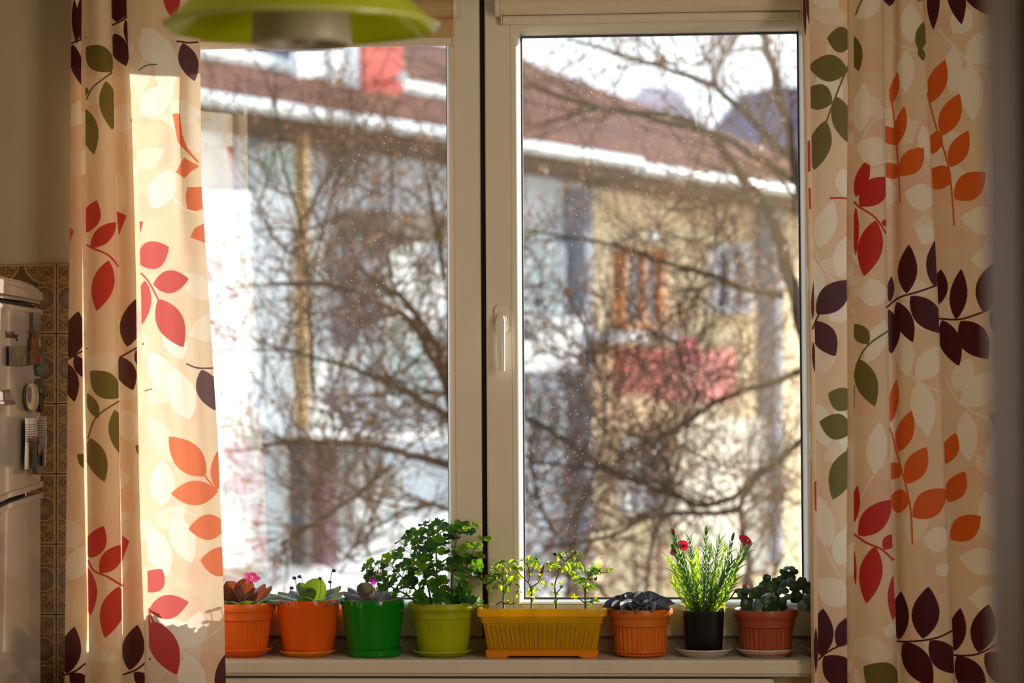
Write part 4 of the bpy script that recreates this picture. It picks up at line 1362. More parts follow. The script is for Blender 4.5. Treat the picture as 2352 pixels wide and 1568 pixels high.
M_or1 = plastic('plastic_orange', (238, 112, 18))
M_or2 = plastic('plastic_orange_glossy', (236, 100, 8), 0.2, 0.14)
M_gr = plastic('plastic_green', (8, 140, 20), 0.28, 0.12)
M_li = plastic('plastic_lime', (176, 190, 12), 0.25, 0.35)
M_ye = plastic('plastic_yellow', (226, 184, 10), 0.42, 0.35)
M_amb = plastic('plastic_amber', (236, 140, 12), 0.2, 0.35)
M_or3 = plastic('plastic_dull_orange', (220, 116, 24), 0.15, 0.4)
M_bk = mat('plastic_black', (11, 10, 11), 0.45, 0.2, 20, spec=0.25)
M_tc = plastic('plastic_terracotta', (158, 70, 36), 0.08, 0.45)
M_wh = plastic('plastic_white', (206, 196, 190), 0.12, 0.35)
M_ylp = plastic('plastic_bright_yellow', (205, 170, 10), 0.25, 0.35)

saucer(556, 71, 1499, M_or1, 'deep orange plastic saucer half hidden by the left curtain')
saucer(707, 65, 1503, M_amb, 'amber saucer under the smooth orange pot')
saucer(860, 64, 1499, M_gr, 'green straight-sided saucer under the green pot', True)
saucer(1016, 68, 1503, M_li, 'lime green saucer under the geranium pot')
saucer(1472, 65, 1502, M_or1, 'orange saucer right of the yellow planter')
saucer(1617, 65, 1500, M_wh, 'white saucer under the black square pot')
saucer(1758, 66, 1500, M_wh, 'white saucer under the terracotta pot')
saucer(1925, 74, 1500, M_ylp, 'yellow saucer poking out from behind the right curtain')

p1, c1, r1, z1 = pot(556, 79, 1388, 55, 'ribbed', M_or1, 'pink-flowered violet with reddish leaves in ribbed orange pot beside left curtain')
p2, c2, r2, z2 = pot(708, 73, 1381, 54, 'smooth', M_or2, 'broad-leaved green violet in smooth glossy orange pot')
p3, c3, r3, z3 = pot(857, 73, 1381, 56, 'smooth', M_gr, 'dark-leaved violet in glossy green pot')
p4, c4, r4, z4 = pot(1018, 80, 1388, 54, 'rolled', M_li, 'bushy geranium in lime green pot')
p5, c5, r5, z5 = pot(1471, 74, 1402, 56, 'ribbed', M_or3, 'slate-leaved rosette plant in dull orange ribbed pot')
p6, c6, r6, z6 = pot(1616, 48, 1404, 42, 'square', M_bk, 'red-flowered carnation in black square pot')
p7, c7, r7, z7 = pot(1759, 73, 1404, 56, 'ribbed', M_tc, 'segmented cactus in terracotta-coloured pot')
p8, c8, r8, z8 = pot(1925, 66, 1400, 52, 'smooth', M_ylp, 'drooping cactus in yellow pot partly behind the right curtain')
# embossed label on the lime pot
ly = lambda px, py: P(px, py, YP - r4 * 0.82)
MB().tube([ly(985, 1419), ly(992, 1447), ly(1012, 1447.5), ly(1016, 1419)], 0.0007, 5).build('embossed_label', M_li, p4)

# ------------------------------------------------------------------ leaf meshes (unit length along +Y)
def grid_leaf(name, m, nx, ny, prof, cup=0.2, droop=0.15, ruffle=0.0, rf=3, stalk=0.0, ridge=0.0):
    V, Fc = [], []
    for j in range(ny + 1):
        v = j / ny
        vv = max(0.0, (v - stalk) / (1 - stalk))
        w = max(0.03, prof(vv)) if v > stalk else 0.05
        for i in range(nx + 1):
            u = -1 + 2 * i / nx
            V.append(Vector((0.5 * w * u, v, cup * w * u * u - droop * v * v + ruffle * abs(u) * math.sin(rf * v * 2 * PI + (0 if u > 0 else 1.5)) - ridge * (1 - abs(u)) * w)))
    for j in range(ny):
        for i in range(nx):
            a = j * (nx + 1) + i
            Fc.append((a, a + 1, a + nx + 2, a + nx + 1))
    mb = MB()
    mb.v, mb.f = V, Fc
    return mb.mesh(name, m, smooth=True, angle=2.5)


def leafmat(name, c, tc, rough=0.5, c2=None, tr=0.4, sheen=0.0, scale=6):
    vein = 'fan' if name.startswith('geranium') else ('mid' if name.startswith('violet') else None)
    return mat(name, c, rough, 0.12, scale, trans=tr, tcol=tc, rgb2=c2, sheen=sheen, vein=vein)


M_vr = leafmat('violet_leaf_red', (84, 38, 34), (150, 66, 26), c2=(96, 70, 42), tr=0.28)
M_vg = leafmat('violet_leaf_green', (66, 100, 42), (120, 150, 22), c2=(80, 112, 56), tr=0.32)
M_vgd = leafmat('violet_leaf_grey', (78, 100, 72), (120, 150, 40), c2=(104, 124, 96), sheen=0.3)
M_vd = leafmat('violet_leaf_dark', (66, 52, 54), (90, 80, 50), c2=(84, 70, 70), sheen=0.3, tr=0.25)
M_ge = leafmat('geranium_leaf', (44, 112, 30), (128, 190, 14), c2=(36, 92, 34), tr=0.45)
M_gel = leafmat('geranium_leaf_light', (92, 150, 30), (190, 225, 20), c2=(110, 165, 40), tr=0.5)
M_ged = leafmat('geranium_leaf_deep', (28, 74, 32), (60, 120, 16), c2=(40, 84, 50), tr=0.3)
M_stem = leafmat('plant_stem', (96, 112, 48), (140, 160, 50), tr=0.15)
M_bark = mat('pepper_bark', (84, 64, 50), 0.7, 0.2, 90)
M_pep = leafmat('pepper_leaf', (92, 140, 28), (205, 230, 30), tr=0.55)
M_pepd = leafmat('pepper_leaf_dark', (54, 96, 44), (120, 170, 40), tr=0.4)
M_dia = leafmat('carnation_leaf', (84, 138, 34), (190, 225, 26), tr=0.55)
M_diad = leafmat('carnation_leaf_blue', (66, 104, 68), (120, 170, 60), tr=0.4)
M_cac = leafmat('cactus_green', (36, 70, 34), (90, 150, 16), c2=(52, 84, 56), tr=0.22, rough=0.35)
M_cacg = leafmat('cactus_greyed', (84, 104, 100), (90, 110, 60), c2=(104, 122, 118), tr=0.1, rough=0.3)
M_ros = leafmat('slate_leaf', (48, 51, 62), (60, 66, 80), c2=(62, 66, 78), tr=0.1, sheen=0.35, rough=0.7)
M_pink = leafmat('petal_pink', (228, 60, 140), (240, 90, 160), tr=0.4)
M_mag = leafmat('petal_magenta', (190, 40, 170), (220, 80, 200), tr=0.4)
M_red = leafmat('petal_red', (205, 18, 52), (230, 30, 70), tr=0.4)
M_bud = leafmat('bud_violet', (96, 60, 110), (130, 80, 140), tr=0.2)

ov_prof = lambda v: math.sin(PI * min(1, v * 0.95 + 0.05)) ** 0.5
L_violet = grid_leaf('leaf', M_vg, 6, 9, ov_prof, cup=0.22, droop=0.14, stalk=0.14, ridge=0.10)
L_violet2 = grid_leaf('leaf', M_vg, 6, 9, ov_prof, cup=-0.16, droop=0.20, stalk=0.14, ridge=-0.04)
L_pep = grid_leaf('leaf', M_pep, 2, 5, lambda v: math.sin(PI * v ** 0.8) ** 0.9, cup=0.25, droop=0.2)
L_ros = grid_leaf('leaf', M_ros, 8, 10, ov_prof, cup=0.30, droop=0.16, ruffle=0.07, rf=1.4, ridge=0.14)


def fan_leaf(name, m, seed):
    r_ = random.Random(seed)
    V = [Vector((0, 0.32, 0.0))]
    n = 34
    a0 = -PI / 2 + 0.32
    ph = r_.uniform(0, 6)
    for ring, rad in ((1, 0.5), (2, 1.0)):
        for k in range(n):
            a = a0 + (2 * PI - 0.64) * k / (n - 1)
            lobes = 0.5 + 0.5 * math.cos(5 * (a - PI / 2))
            sc = 0.43 + 0.045 * lobes + (0.04 * math.cos(17 * (a - PI / 2)) if ring == 2 else 0)
            rr = sc * rad * 1.12
            z = 0.16 * rad * rad * (0.6 + 0.5 * math.cos(5 * a + ph)) + (0.03 * math.cos(k * PI) if ring == 2 else 0.02 * math.cos(k * PI))
            V.append(Vector((rr * math.cos(a) * 1.05, 0.36 + rr * math.sin(a), z)))
    F = [(0, 1 + k, 2 + k) for k in range(n - 1)]
    F += [(1 + k, 1 + n + k, 2 + n + k, 2 + k) for k in range(n - 1)]
    mb = MB()
    mb.v, mb.f = V, F
    return mb.mesh(name, m, smooth=True, angle=2.5)


L_fan = [fan_leaf('leaf', M_ge, k) for k in range(3)]


def px_leaf(parent, me, base, tip, wpx, m, up=(0, 0, 1), zs=None, name='leaf'):
    """base, tip: (px, py, Y) measured on the photo at a real depth"""
    b = P(*base) if not isinstance(base, Vector) else base
    t_ = P(*tip)
    return inst(name, me, parent, b, t_, wpx * kp * 1.22, Vector(up).normalized(), zs if zs else wpx * kp * 1.1, m)


def flower5(parent, c, r, m, nrm, cmat, cent=0.28, petals=5, label=None):
    nrm = Vector(nrm).normalized()
    u = nrm.cross(Vector((0, 0, 1)))
    if u.length < 0.1:
        u = Vector((1, 0, 0))
    u.normalize()
    w = nrm.cross(u)
    f = MB()
    for k in range(petals):
        a = 2 * PI * k / petals + 0.3
        d = u * math.cos(a) + w * math.sin(a)
        s_ = nrm.cross(d)
        vs = []
        for j in range(5):
            q = j / 4
            wd = r * 0.55 * math.sin(PI * (0.12 + 0.78 * q)) if petals < 8 else r * 0.26 * (0.4 + q)
            for i in (-1, 0, 1):
                jag = (0.06 * r * (i * i)) if q < 1 or petals < 8 else (-0.16 * r * (abs(i)))
                vs.append(c + d * (r * q + (jag if q == 1 else 0)) + s_ * (wd * i) + nrm * (0.10 * r * q * q + 0.05 * r * abs(i) + 0.02 * r * (k % 2)))
        fs = [(j * 3 + i, j * 3 + i + 1, (j + 1) * 3 + i + 1, (j + 1) * 3 + i) for j in range(4) for i in range(2)]
        f.add(vs, fs)
    o = f.build('flower', m, parent, smooth=True, recalc=False)
    MB().ball(c + nrm * 0.001, r * cent * 0.5, 8, 5).build('flower_centre', cmat, o, smooth=True)
    return o


M_cen = mat('flower_yellow', (226, 196, 60), 0.6)

# ---- violet 1 (reddish)
b1 = Vector((c1.x, YP, z1 + 0.004))
for (tx, ty, Y, w, m, fl) in [
    (521, 1333, 4.80, 36, M_vr, 0), (540, 1340, 4.84, 30, M_vr, 0), (567, 1325, 4.80, 40, M_vr, 0), (622, 1341, 4.82, 26, M_vr, 1), (604, 1336, 4.80, 34, M_vr, 1),
    (590, 1350, 4.85, 34, M_vr, 0), (500, 1352, 4.80, 36, M_vr, 0), (507, 1368, 4.73, 42, M_vg, 1), (533, 1372, 4.722, 44, M_vg, 1), (562, 1370, 4.722, 46, M_vg, 1), (600, 1371, 4.735, 42, M_vg, 1),
    (634, 1360, 4.77, 38, M_vgd, 1), (618, 1352, 4.86, 40, M_vg, 1), (575, 1345, 4.86, 40, M_vr, 0), (480, 1360, 4.83, 40, M_vg, 1)]:
    bb = b1 + Vector(((tx - 556) * kp * 0.12, (Y - YP) * 0.25, 0))
    px_leaf(p1, L_violet if fl == 0 else L_violet2, bb, (tx, ty, Y), w, m, up=(0, -0.8, 0.8) if fl == 0 else (0, -0.35, 1))
fc = P(578, 1327, 4.80)
MB().tube([b1, (b1.x + 0.01, YP, b1.z + 0.03), fc - Vector((0, 0, 0.002))], 0.0008, 5).build('flower_stalk', M_stem, p1)
flower5(p1, fc, 20 * kp, M_pink, (0.35, -0.45, 0.85), M_cen)
flower5(p1, P(570, 1334, 4.79), 9 * kp, M_pink, (-0.6, -0.4, 0.5), M_cen)

# ---- violet 2 (green, broad)
b2 = Vector((c2.x, YP, z2 + 0.004))
for (tx, ty, Y, w, m, fl) in [
    (608, 1369, 4.76, 34, M_vgd, 1), (622, 1357, 4.80, 36, M_vgd, 1), (640, 1352, 4.83, 34, M_vg, 1), (618, 1373, 4.735, 22, M_vgd, 1), (668, 1349, 4.84, 34, M_vgd, 1), (688, 1335, 4.83, 24, M_vg, 0),
    (716, 1333, 4.80, 32, M_vg, 0), (737, 1329, 4.78, 46, M_vg, 0), (764, 1345, 4.84, 34, M_vg, 1), (782, 1340, 4.85, 26, M_vgd, 1), (790, 1367, 4.77, 40, M_vgd, 1), (788, 1352, 4.81, 34, M_vgd, 1),
    (735, 1375, 4.722, 30, M_vgd, 1), (700, 1362, 4.73, 34, M_vg, 1), (766, 1374, 4.74, 38, M_vgd, 1), (650, 1375, 4.725, 26, M_vgd, 1), (705, 1345, 4.86, 40, M_vg, 1)]:
    bb = b2 + Vector(((tx - 708) * kp * 0.12, (Y - YP) * 0.25, 0))
    px_leaf(p2, L_violet if fl == 0 else L_violet2, bb, (tx, ty, Y), w, m, up=(0.2, -0.8, 0.7) if fl == 0 else (0, -0.3, 1))
for (bx, by, hx_, hy, r_) in [(681, 1352, 676, 1327, 4.5), (694, 1330, 688, 1324, 4.5), (666, 1368, 670, 1350, 4.5), (737, 1334, 735, 1328, 4), (759, 1333, 767, 1310, 4.6), (760, 1340, 758, 1336, 4), (709, 1372, 712, 1354, 4)]:
    q0, q1 = P(bx + (708 - bx) * 0.15, 1374, 4.77), P(hx_, hy, 4.775)
    q05 = P(bx, (by + 1374) / 2, 4.772)
    qa = P(bx, by, 4.775)
    qt = P((bx + hx_) / 2, min(by, hy) - 3, 4.775)
    st = MB().tube([q0, q05, qa, qt, q1], 0.0007, 5).build('flower_stalk', M_bud, p2, smooth=True)
    MB().ball(q1, r_ * kp, 8, 6, (1.2, 1, 0.9)).build('bud', M_bud, st, smooth=True)

# ---- violet 3 (dark)
b3 = Vector((c3.x, YP, z3 + 0.004))
for (tx, ty, Y, w, m, fl) in [
    (777, 1374, 4.78, 30, M_vd, 1), (790, 1352, 4.83, 30, M_vd, 1), (800, 1344, 4.84, 24, M_vd, 1), (806, 1358, 4.79, 34, M_vd, 1), (829, 1336, 4.82, 34, M_vd, 0), (852, 1348, 4.84, 34, M_vd, 1), (808, 1372, 4.735, 26, M_vgd, 1),
    (843, 1375, 4.722, 30, M_vd, 1), (885, 1372, 4.73, 32, M_vd, 1), (925, 1368, 4.77, 26, M_vd, 1), (905, 1350, 4.84, 34, M_vd, 1), (880, 1345, 4.86, 34, M_vd, 0), (937, 1400, 4.755, 16, M_vgd, 1)]:
    bb = b3 + Vector(((tx - 857) * kp * 0.12, (Y - YP) * 0.25, 0))
    px_leaf(p3, L_violet if fl == 0 else L_violet2, bb, (tx, ty, Y), w, m, up=(0, -0.7, 0.8) if fl == 0 else (0, -0.3, 1))
fc = P(858, 1326, 4.83)
MB().tube([b3, (b3.x, YP, b3.z + 0.02), fc], 0.0008, 5).build('flower_stalk', M_stem, p3)
flower5(p3, fc, 17 * kp, M_mag, (0.1, -0.9, 0.3), M_cen)

# ---- geranium
rg = random.Random(5)
blobs = [(1000, 1255, 75, 55, 30), (1060, 1240, 55, 42, 16), (940, 1270, 45, 40, 16), (1010, 1310, 80, 40, 26), (890, 1302, 52, 26, 16), (870, 1335, 36, 20, 7), (1075, 1300, 36, 55, 12), (930, 1345, 55, 24, 12), (990, 1365, 55, 16, 8), (1065, 1370, 28, 18, 6), (1000, 1212, 38, 12, 5)]
gs = MB()
mains = []
for (bx, ty, tx) in ((985, 1300, 900), (992, 1240, 950), (1003, 1225, 1004), (1012, 1250, 985), (1030, 1230, 1050), (1040, 1260, 1090), (1048, 1310, 1060), (975, 1330, 870)):
    Yb = YP + rg.uniform(-0.03, 0.03)
    q0 = P(bx, 1388, Yb)
    q0.z = z4
    q1 = P(bx * 0.6 + tx * 0.4, (1388 + ty) / 2 + 6, Yb + rg.uniform(-0.01, 0.01))
    q2 = P(tx, ty, Yb + rg.uniform(-0.02, 0.02))
    pts = [q0, q0.lerp(q1, 0.5) + Vector((0.002, 0, 0)), q1, q1.lerp(q2, 0.5) + Vector((-0.002, 0, 0)), q2]
    MB().tube(pts, [0.0026, 0.0022, 0.0019, 0.0016, 0.0011], 6).build('stem', M_stem if rg.random() < 0.4 else M_bark, p4, smooth=True)
    mains += pts[1:]
pet = MB()
heroes = [(985, 1208, 26), (1004, 1206, 30), (1034, 1212, 24), (1064, 1212, 44), (1115, 1240, 34), (1095, 1256, 36), (940, 1242, 30), (960, 1245, 34), (962, 1226, 32), (976, 1250, 40), (912, 1268, 30), (846, 1298, 26), (845, 1324, 30), (874, 1290, 24), (892, 1282, 28), (1105, 1275, 24), (1098, 1300, 32), (1100, 1325, 28), (1030, 1382, 22), (970, 1380, 30), (1080, 1372, 34), (1100, 1384, 30)]
spots = [(x, y, w, True) for (x, y, w) in heroes]
for (cx, cy, rx, ry, nn) in blobs:
    for _ in range(nn):
        a, q = rg.uniform(0, 2 * PI), math.sqrt(rg.random())
        spots.append((cx + rx * q * math.cos(a), cy + ry * q * math.sin(a), rg.uniform(20, 34), False))
for (x, y, w, hero) in spots:
    Y = YP + rg.uniform(-0.075, 0.06)
    if y > 1370:
        Y = YP + rg.uniform(-0.075, -0.03)
    c = P(x, y, Y)
    j = min(mains, key=lambda v: (v - c).length + (0.03 if v.z > c.z else 0) + rg.uniform(0, 0.02))
    out = (c - Vector((c4.x, YP, z4 + 0.05)))
    up = (out.normalized() * 0.6 + Vector((rg.uniform(-0.5, 0.5), rg.uniform(-0.9, 0.1), rg.uniform(0.25, 1.0)))).normalized()
    d = (c - j)
    d = d - up * d.dot(up)
    if d.length < 1e-4:
        d = Vector((1, 0, 0))
    d = d.normalized()
    tip = c + d * (w * kp * 0.62)
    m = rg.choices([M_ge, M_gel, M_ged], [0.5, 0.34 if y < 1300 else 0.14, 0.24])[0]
    bs = c - d * (w * kp * 0.45)
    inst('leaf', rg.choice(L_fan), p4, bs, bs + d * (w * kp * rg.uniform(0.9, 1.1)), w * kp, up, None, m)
    pet.tube([j, j.lerp(bs, 0.5) + Vector((0, 0, -0.002)), bs + d * (w * kp * 0.32)], 0.0006, 4, caps=False)
pet.build('petioles', M_stem, p4, kind='stuff')

# ---- yellow trough with four small pepper plants
TX0, TX1 = P(1095, 1405, YP - 0.06).x, P(1393, 1405, YP - 0.06).x
zt = P(1240, 1398, YP - 0.062).z
tro = empty('planter_box', ((TX0 + TX1) / 2, YP, ZS), 'long ribbed yellow planter box with four small pepper plants', 'planter')
zb_t = P(1240, 1494, YP - 0.062).z
zbt = P(1240, 1433, YP - 0.062).z
HD = 0.064


def rrect(hx, hy, rc, n=5):
    pts = []
    for (sx, sy, a0) in ((1, 1, 0), (-1, 1, PI / 2), (-1, -1, PI), (1, -1, 1.5 * PI)):
        for k in range(n):
            a = a0 + PI / 2 * k / (n - 1)
            pts.append((sx * (hx - rc) + rc * math.cos(a), sy * (hy - rc) + rc * math.sin(a)))
    return pts


def loft(c, secs, closed_bottom=True):
    """secs: list of (hx, hy, rc, z)"""
    mb = MB()
    n = 20
    for (hx, hy, rc, z) in secs:
        mb.v += [Vector((c[0] + x, c[1] + y, z)) for (x, y) in rrect(hx, hy, rc)]
    for i in range(len(secs) - 1):
        for k in range(n):
            mb.f.append((i * n + k, i * n + (k + 1) % n, (i + 1) * n + (k + 1) % n, (i + 1) * n + k))
    if closed_bottom:
        mb.f.append(tuple(range(n)))
    return mb


tcx_ = (TX0 + TX1) / 2
hxT = (TX1 - TX0) / 2
tc2 = (tcx_, YP)
hb_ = (P(1370, 1494, YP - .06).x - P(1117, 1494, YP - .06).x) / 2
hm_ = (P(1384, 1433, YP - .06).x - P(1105, 1433, YP - .06).x) / 2
secs = [(hb_ - 0.002, 0.046, 0.008, zb_t - 0.002), (hb_, 0.047, 0.008, zb_t), (hm_ - 0.003, 0.054, 0.010, zbt), (hm_, 0.0555, 0.010, zbt + 0.001), (hm_ + 0.002, 0.0575, 0.010, zt - 0.018),
        (hxT - 0.001, HD - 0.001, 0.012, zt - 0.017), (hxT, HD, 0.012, zt - 0.015), (hxT - 0.001, HD - 0.001, 0.012, zt), (hxT - 0.008, HD - 0.008, 0.010, zt), (hm_ - 0.002, 0.053, 0.009, zt - 0.010), (hm_ - 0.006, 0.050, 0.008, zt - 0.022)]
loft(tc2, secs).build('trough', M_ye, tro, smooth=True, angle=0.5)
nr = 24
for k in range(nr):
    q = (k + 0.5) / nr
    xb, xt = tcx_ + (q - 0.5) * 2 * (hb_ - 0.006), tcx_ + (q - 0.5) * 2 * (hm_ - 0.008)
    w = 0.0026
    mb = MB()
    yb, yt = YP - 0.047, YP - 0.0538
    d0 = -0.0034
    mb.add([(xb - w, yb + 0.001, zb_t + 0.002), (xb + w, yb + 0.001, zb_t + 0.002), (xt + w, yt + 0.001, zbt - 0.002), (xt - w, yt + 0.001, zbt - 0.002),
            (xb - w * 0.45, yb + d0, zb_t + 0.003), (xb + w * 0.45, yb + d0, zb_t + 0.003), (xt + w * 0.45, yt + d0, zbt - 0.004), (xt - w * 0.45, yt + d0, zbt - 0.004)],
           [(4, 5, 6, 7), (0, 1, 5, 4), (1, 2, 6, 5), (2, 3, 7, 6), (3, 0, 4, 7)])
    mb.build('rib', M_ye, tro, smooth=True, angle=0.8)
mb = MB()
mb.v += [Vector((tcx_ + x, YP + y, zt - 0.016)) for (x, y) in rrect(hm_ - 0.005, 0.051, 0.008)]
mb.f.append(tuple(range(20)))
mb.build('soil', MATS['soil'], tro)
# tray with feet
hx0 = (P(1375, 1500, YP - .06).x - P(1114, 1500, YP - .06).x) / 2
tr_pts = []
xl, xr = tcx_ - hx0, tcx_ + hx0
fx1, fx2 = P(1166, 1513, YP - .06).x, P(1331, 1513, YP - .06).x
zc_ = P(1240, 1507, YP - .06).z
ztr = zb_t
for (x, z) in ((xl + 0.003, ZS + 0.0003), (fx1 - 0.006, ZS + 0.0003), (fx1 + 0.003, zc_), (fx2 - 0.003, zc_), (fx2 + 0.006, ZS + 0.0003), (xr - 0.003, ZS + 0.0003), (xr, ztr), (xl, ztr)):
    tr_pts.append(Vector((x, YP - 0.055, z)))
MB().prism(tr_pts, (0, 0.108, 0)).build('tray', M_amb, tro, bevel=0.002)


def pepper(bx, path, leaves, m_main, seed, fruits=(), twigs=()):
    rp_ = random.Random(seed)
    yb = YP - 0.005 + rp_.uniform(-0.01, 0.01)
    q0 = P(bx, 1396, yb)
    q0.z = zt - 0.017
    st = MB()
    pts = [q0] + [P(x, y, yb + rp_.uniform(-0.008, 0.008)) for (x, y) in path]
    rad = [0.0024 - 0.0014 * i / len(path) for i in range(len(pts))]
    st.tube(pts, rad, 6)
    anchors = list(pts[1:])
    for tw in twigs:
        tp = [P(x, y, yb + rp_.uniform(-0.015, 0.015)) for (x, y) in tw]
        st.tube(tp, [0.0014 - 0.0008 * i / len(tp) for i in range(len(tp))], 5)
        anchors += tp
    o = st.build('pepper_plant', M_bark, tro, smooth=True)
    for (x, y, rx, ry, nn, dark) in leaves:
        for _ in range(nn):
            a, q = rp_.uniform(0, 2 * PI), math.sqrt(rp_.random())
            t_ = P(x + rx * q * math.cos(a), y + ry * q * math.sin(a), yb + rp_.uniform(-0.03, 0.03))
            an = min(anchors, key=lambda v: (v - t_).length)
            d = (t_ - an)
            if d.length < 0.002:
                d = Vector((rp_.uniform(-1, 1), rp_.uniform(-1, 1), 0.3))
            L = rp_.uniform(13, 24) * kp
            d.normalize()
            d = (d + Vector((rp_.uniform(-.5, .5), rp_.uniform(-.5, .5), rp_.uniform(-.6, .2)))).normalized()
            bs = t_ - d * L * 0.7
            inst('leaf', L_pep, o, bs, bs + d * L, L * rp_.uniform(0.34, 0.5), Vector((rp_.uniform(-.6, .6), -0.6, 0.7)).normalized(), None, M_pepd if rp_.random() < dark else M_pep)
    for (x0, y0, x1, y1, w, m) in fruits:
        a, b = P(x0, y0, yb), P(x1, y1, yb)
        n_ = 8
        MB().tube([a.lerp(b, k / n_) for k in range(n_ + 1)], [w * kp * 0.5 * max(0.08, math.sin(PI * min(0.97, 0.12 + 0.88 * (k / n_) ** 0.7))) for k in range(n_ + 1)], 8).build('pepper_fruit', m, o, smooth=True, angle=2)
    return o


M_pf = mat('pepper_red', (150, 16, 40), 0.2, 0.1)
M_pfd = mat('pepper_dark', (60, 24, 48), 0.25, 0.1)
pepper(1158, [(1156, 1370), (1157, 1345), (1152, 1320), (1160, 1298)], [(1155, 1310, 36, 20, 34, 0.3), (1150, 1340, 42, 24, 26, 0.4), (1128, 1330, 22, 16, 10, 0.7), (1110, 1340, 14, 18, 6, 0.8), (1180, 1370, 22, 14, 8, 0.2), (1165, 1292, 22, 8, 8, 0.2)], M_pep, 1,
       twigs=([(1157, 1345), (1140, 1332), (1118, 1328)], [(1157, 1350), (1172, 1340), (1190, 1350)], [(1156, 1380), (1140, 1388), (1125, 1386)], [(1157, 1385), (1175, 1387), (1185, 1384)]))
pepper(1220, [(1221, 1370), (1220, 1350), (1214, 1338), (1218, 1320), (1213, 1302), (1210, 1295)], [(1215, 1288, 24, 12, 18, 0.5), (1190, 1305, 18, 12, 10, 0.2), (1232, 1310, 16, 20, 9, 0.1), (1245, 1350, 16, 14, 5, 0.0), (1222, 1370, 14, 20, 8, 0.2)], M_pep, 2,
       fruits=((1241, 1324, 1251, 1294, 9, M_pf), (1230, 1284, 1240, 1289, 9, M_pfd)), twigs=([(1214, 1338), (1200, 1325), (1188, 1312), (1176, 1302)], [(1221, 1348), (1236, 1338), (1241, 1326)], [(1218, 1320), (1228, 1300)]))
pepper(1278, [(1277, 1372), (1274, 1350), (1276, 1335), (1283, 1315), (1283, 1305)], [(1303, 1296, 26, 22, 20, 0.1), (1318, 1310, 22, 18, 10, 0.1), (1268, 1298, 18, 10, 8, 0.0), (1276, 1350, 20, 16, 8, 0.1), (1276, 1385, 10, 8, 4, 0.2), (1325, 1270, 14, 8, 6, 0.6), (1300, 1272, 14, 6, 6, 0.5)], M_pep, 3,
       fruits=((1279, 1273, 1268, 1271, 9, M_pfd), (1322, 1271, 1323, 1264, 9, M_pfd)), twigs=([(1283, 1305), (1272, 1298), (1264, 1297)], [(1283, 1308), (1296, 1292), (1308, 1280), (1322, 1271)], [(1298, 1290), (1288, 1278), (1279, 1273)], [(1276, 1365), (1290, 1348)]))
pepper(1345, [(1344, 1372), (1344, 1350), (1346, 1335), (1356, 1320), (1360, 1308)], [(1350, 1312, 28, 12, 18, 0.7), (1375, 1308, 24, 10, 14, 0.7), (1338, 1330, 20, 18, 14, 0.8), (1350, 1345, 18, 14, 10, 0.7), (1325, 1370, 14, 10, 6, 0.2), (1358, 1382, 16, 10, 12, 0.7), (1398, 1310, 10, 6, 5, 0.3)], M_pepd, 4,
       fruits=((1376, 1316, 1379, 1304, 7, M_bark), (1366, 1332, 1372, 1324, 7, M_bark)), twigs=([(1356, 1320), (1374, 1316), (1396, 1314)], [(1344, 1385), (1330, 1374), (1316, 1370)], [(1344, 1384), (1362, 1378)], [(1345, 1352), (1332, 1338)]))

# ---- slate rosette in the dull orange pot
b5 = Vector((c5.x, YP, z5 + 0.012))
for (tx, ty, Y, w, upv) in [
    (1386, 1392, 4.76, 36, (0, -.4, 1)), (1402, 1376, 4.82, 34, (0, -.3, 1)), (1425, 1366, 4.84, 38, (.2, -.5, .9)), (1450, 1364, 4.84, 40, (0, -.6, .8)), (1486, 1361, 4.83, 34, (0, -.6, .8)), (1520, 1366, 4.83, 40, (-.2, -.5, .9)),
    (1550, 1384, 4.80, 36, (0, -.3, 1)), (1536, 1398, 4.745, 34, (0, -.3, 1)), (1498, 1401, 4.715, 40, (0, -.5, .9)), (1462, 1403, 4.712, 42, (0, -.6, .8)), (1430, 1404, 4.715, 42, (0, -.6, .8)), (1405, 1398, 4.74, 38, (0, -.5, .9)), (1470, 1382, 4.75, 30, (0, -.8, .5)), (1490, 1378, 4.78, 28, (0, -.8, .5))]:
    px_leaf(p5, L_ros, b5 + Vector((0, 0, 0.004)), (tx, ty - 4, Y), w, M_ros, up=upv)

# ---- carnation: each stem with its paired narrow leaves is one part
rd = random.Random(21)


def blade(mb, o, d, L, w, side, curl):
    s_ = d.cross(side).normalized()
    pts = []
    for k in range(4):
        q = k / 3
        p = o + d * L * q + side * (curl * L * q * q)
        ww = w * (1.0, 1.15, 0.8, 0.06)[k]
        pts += [p - s_ * ww, p - side * 0.25 * ww, p + s_ * ww]
    mb.add(pts, [(3 * k + i, 3 * k + i + 1, 3 * k + 4 + i, 3 * k + 3 + i) for k in range(3) for i in range(2)])


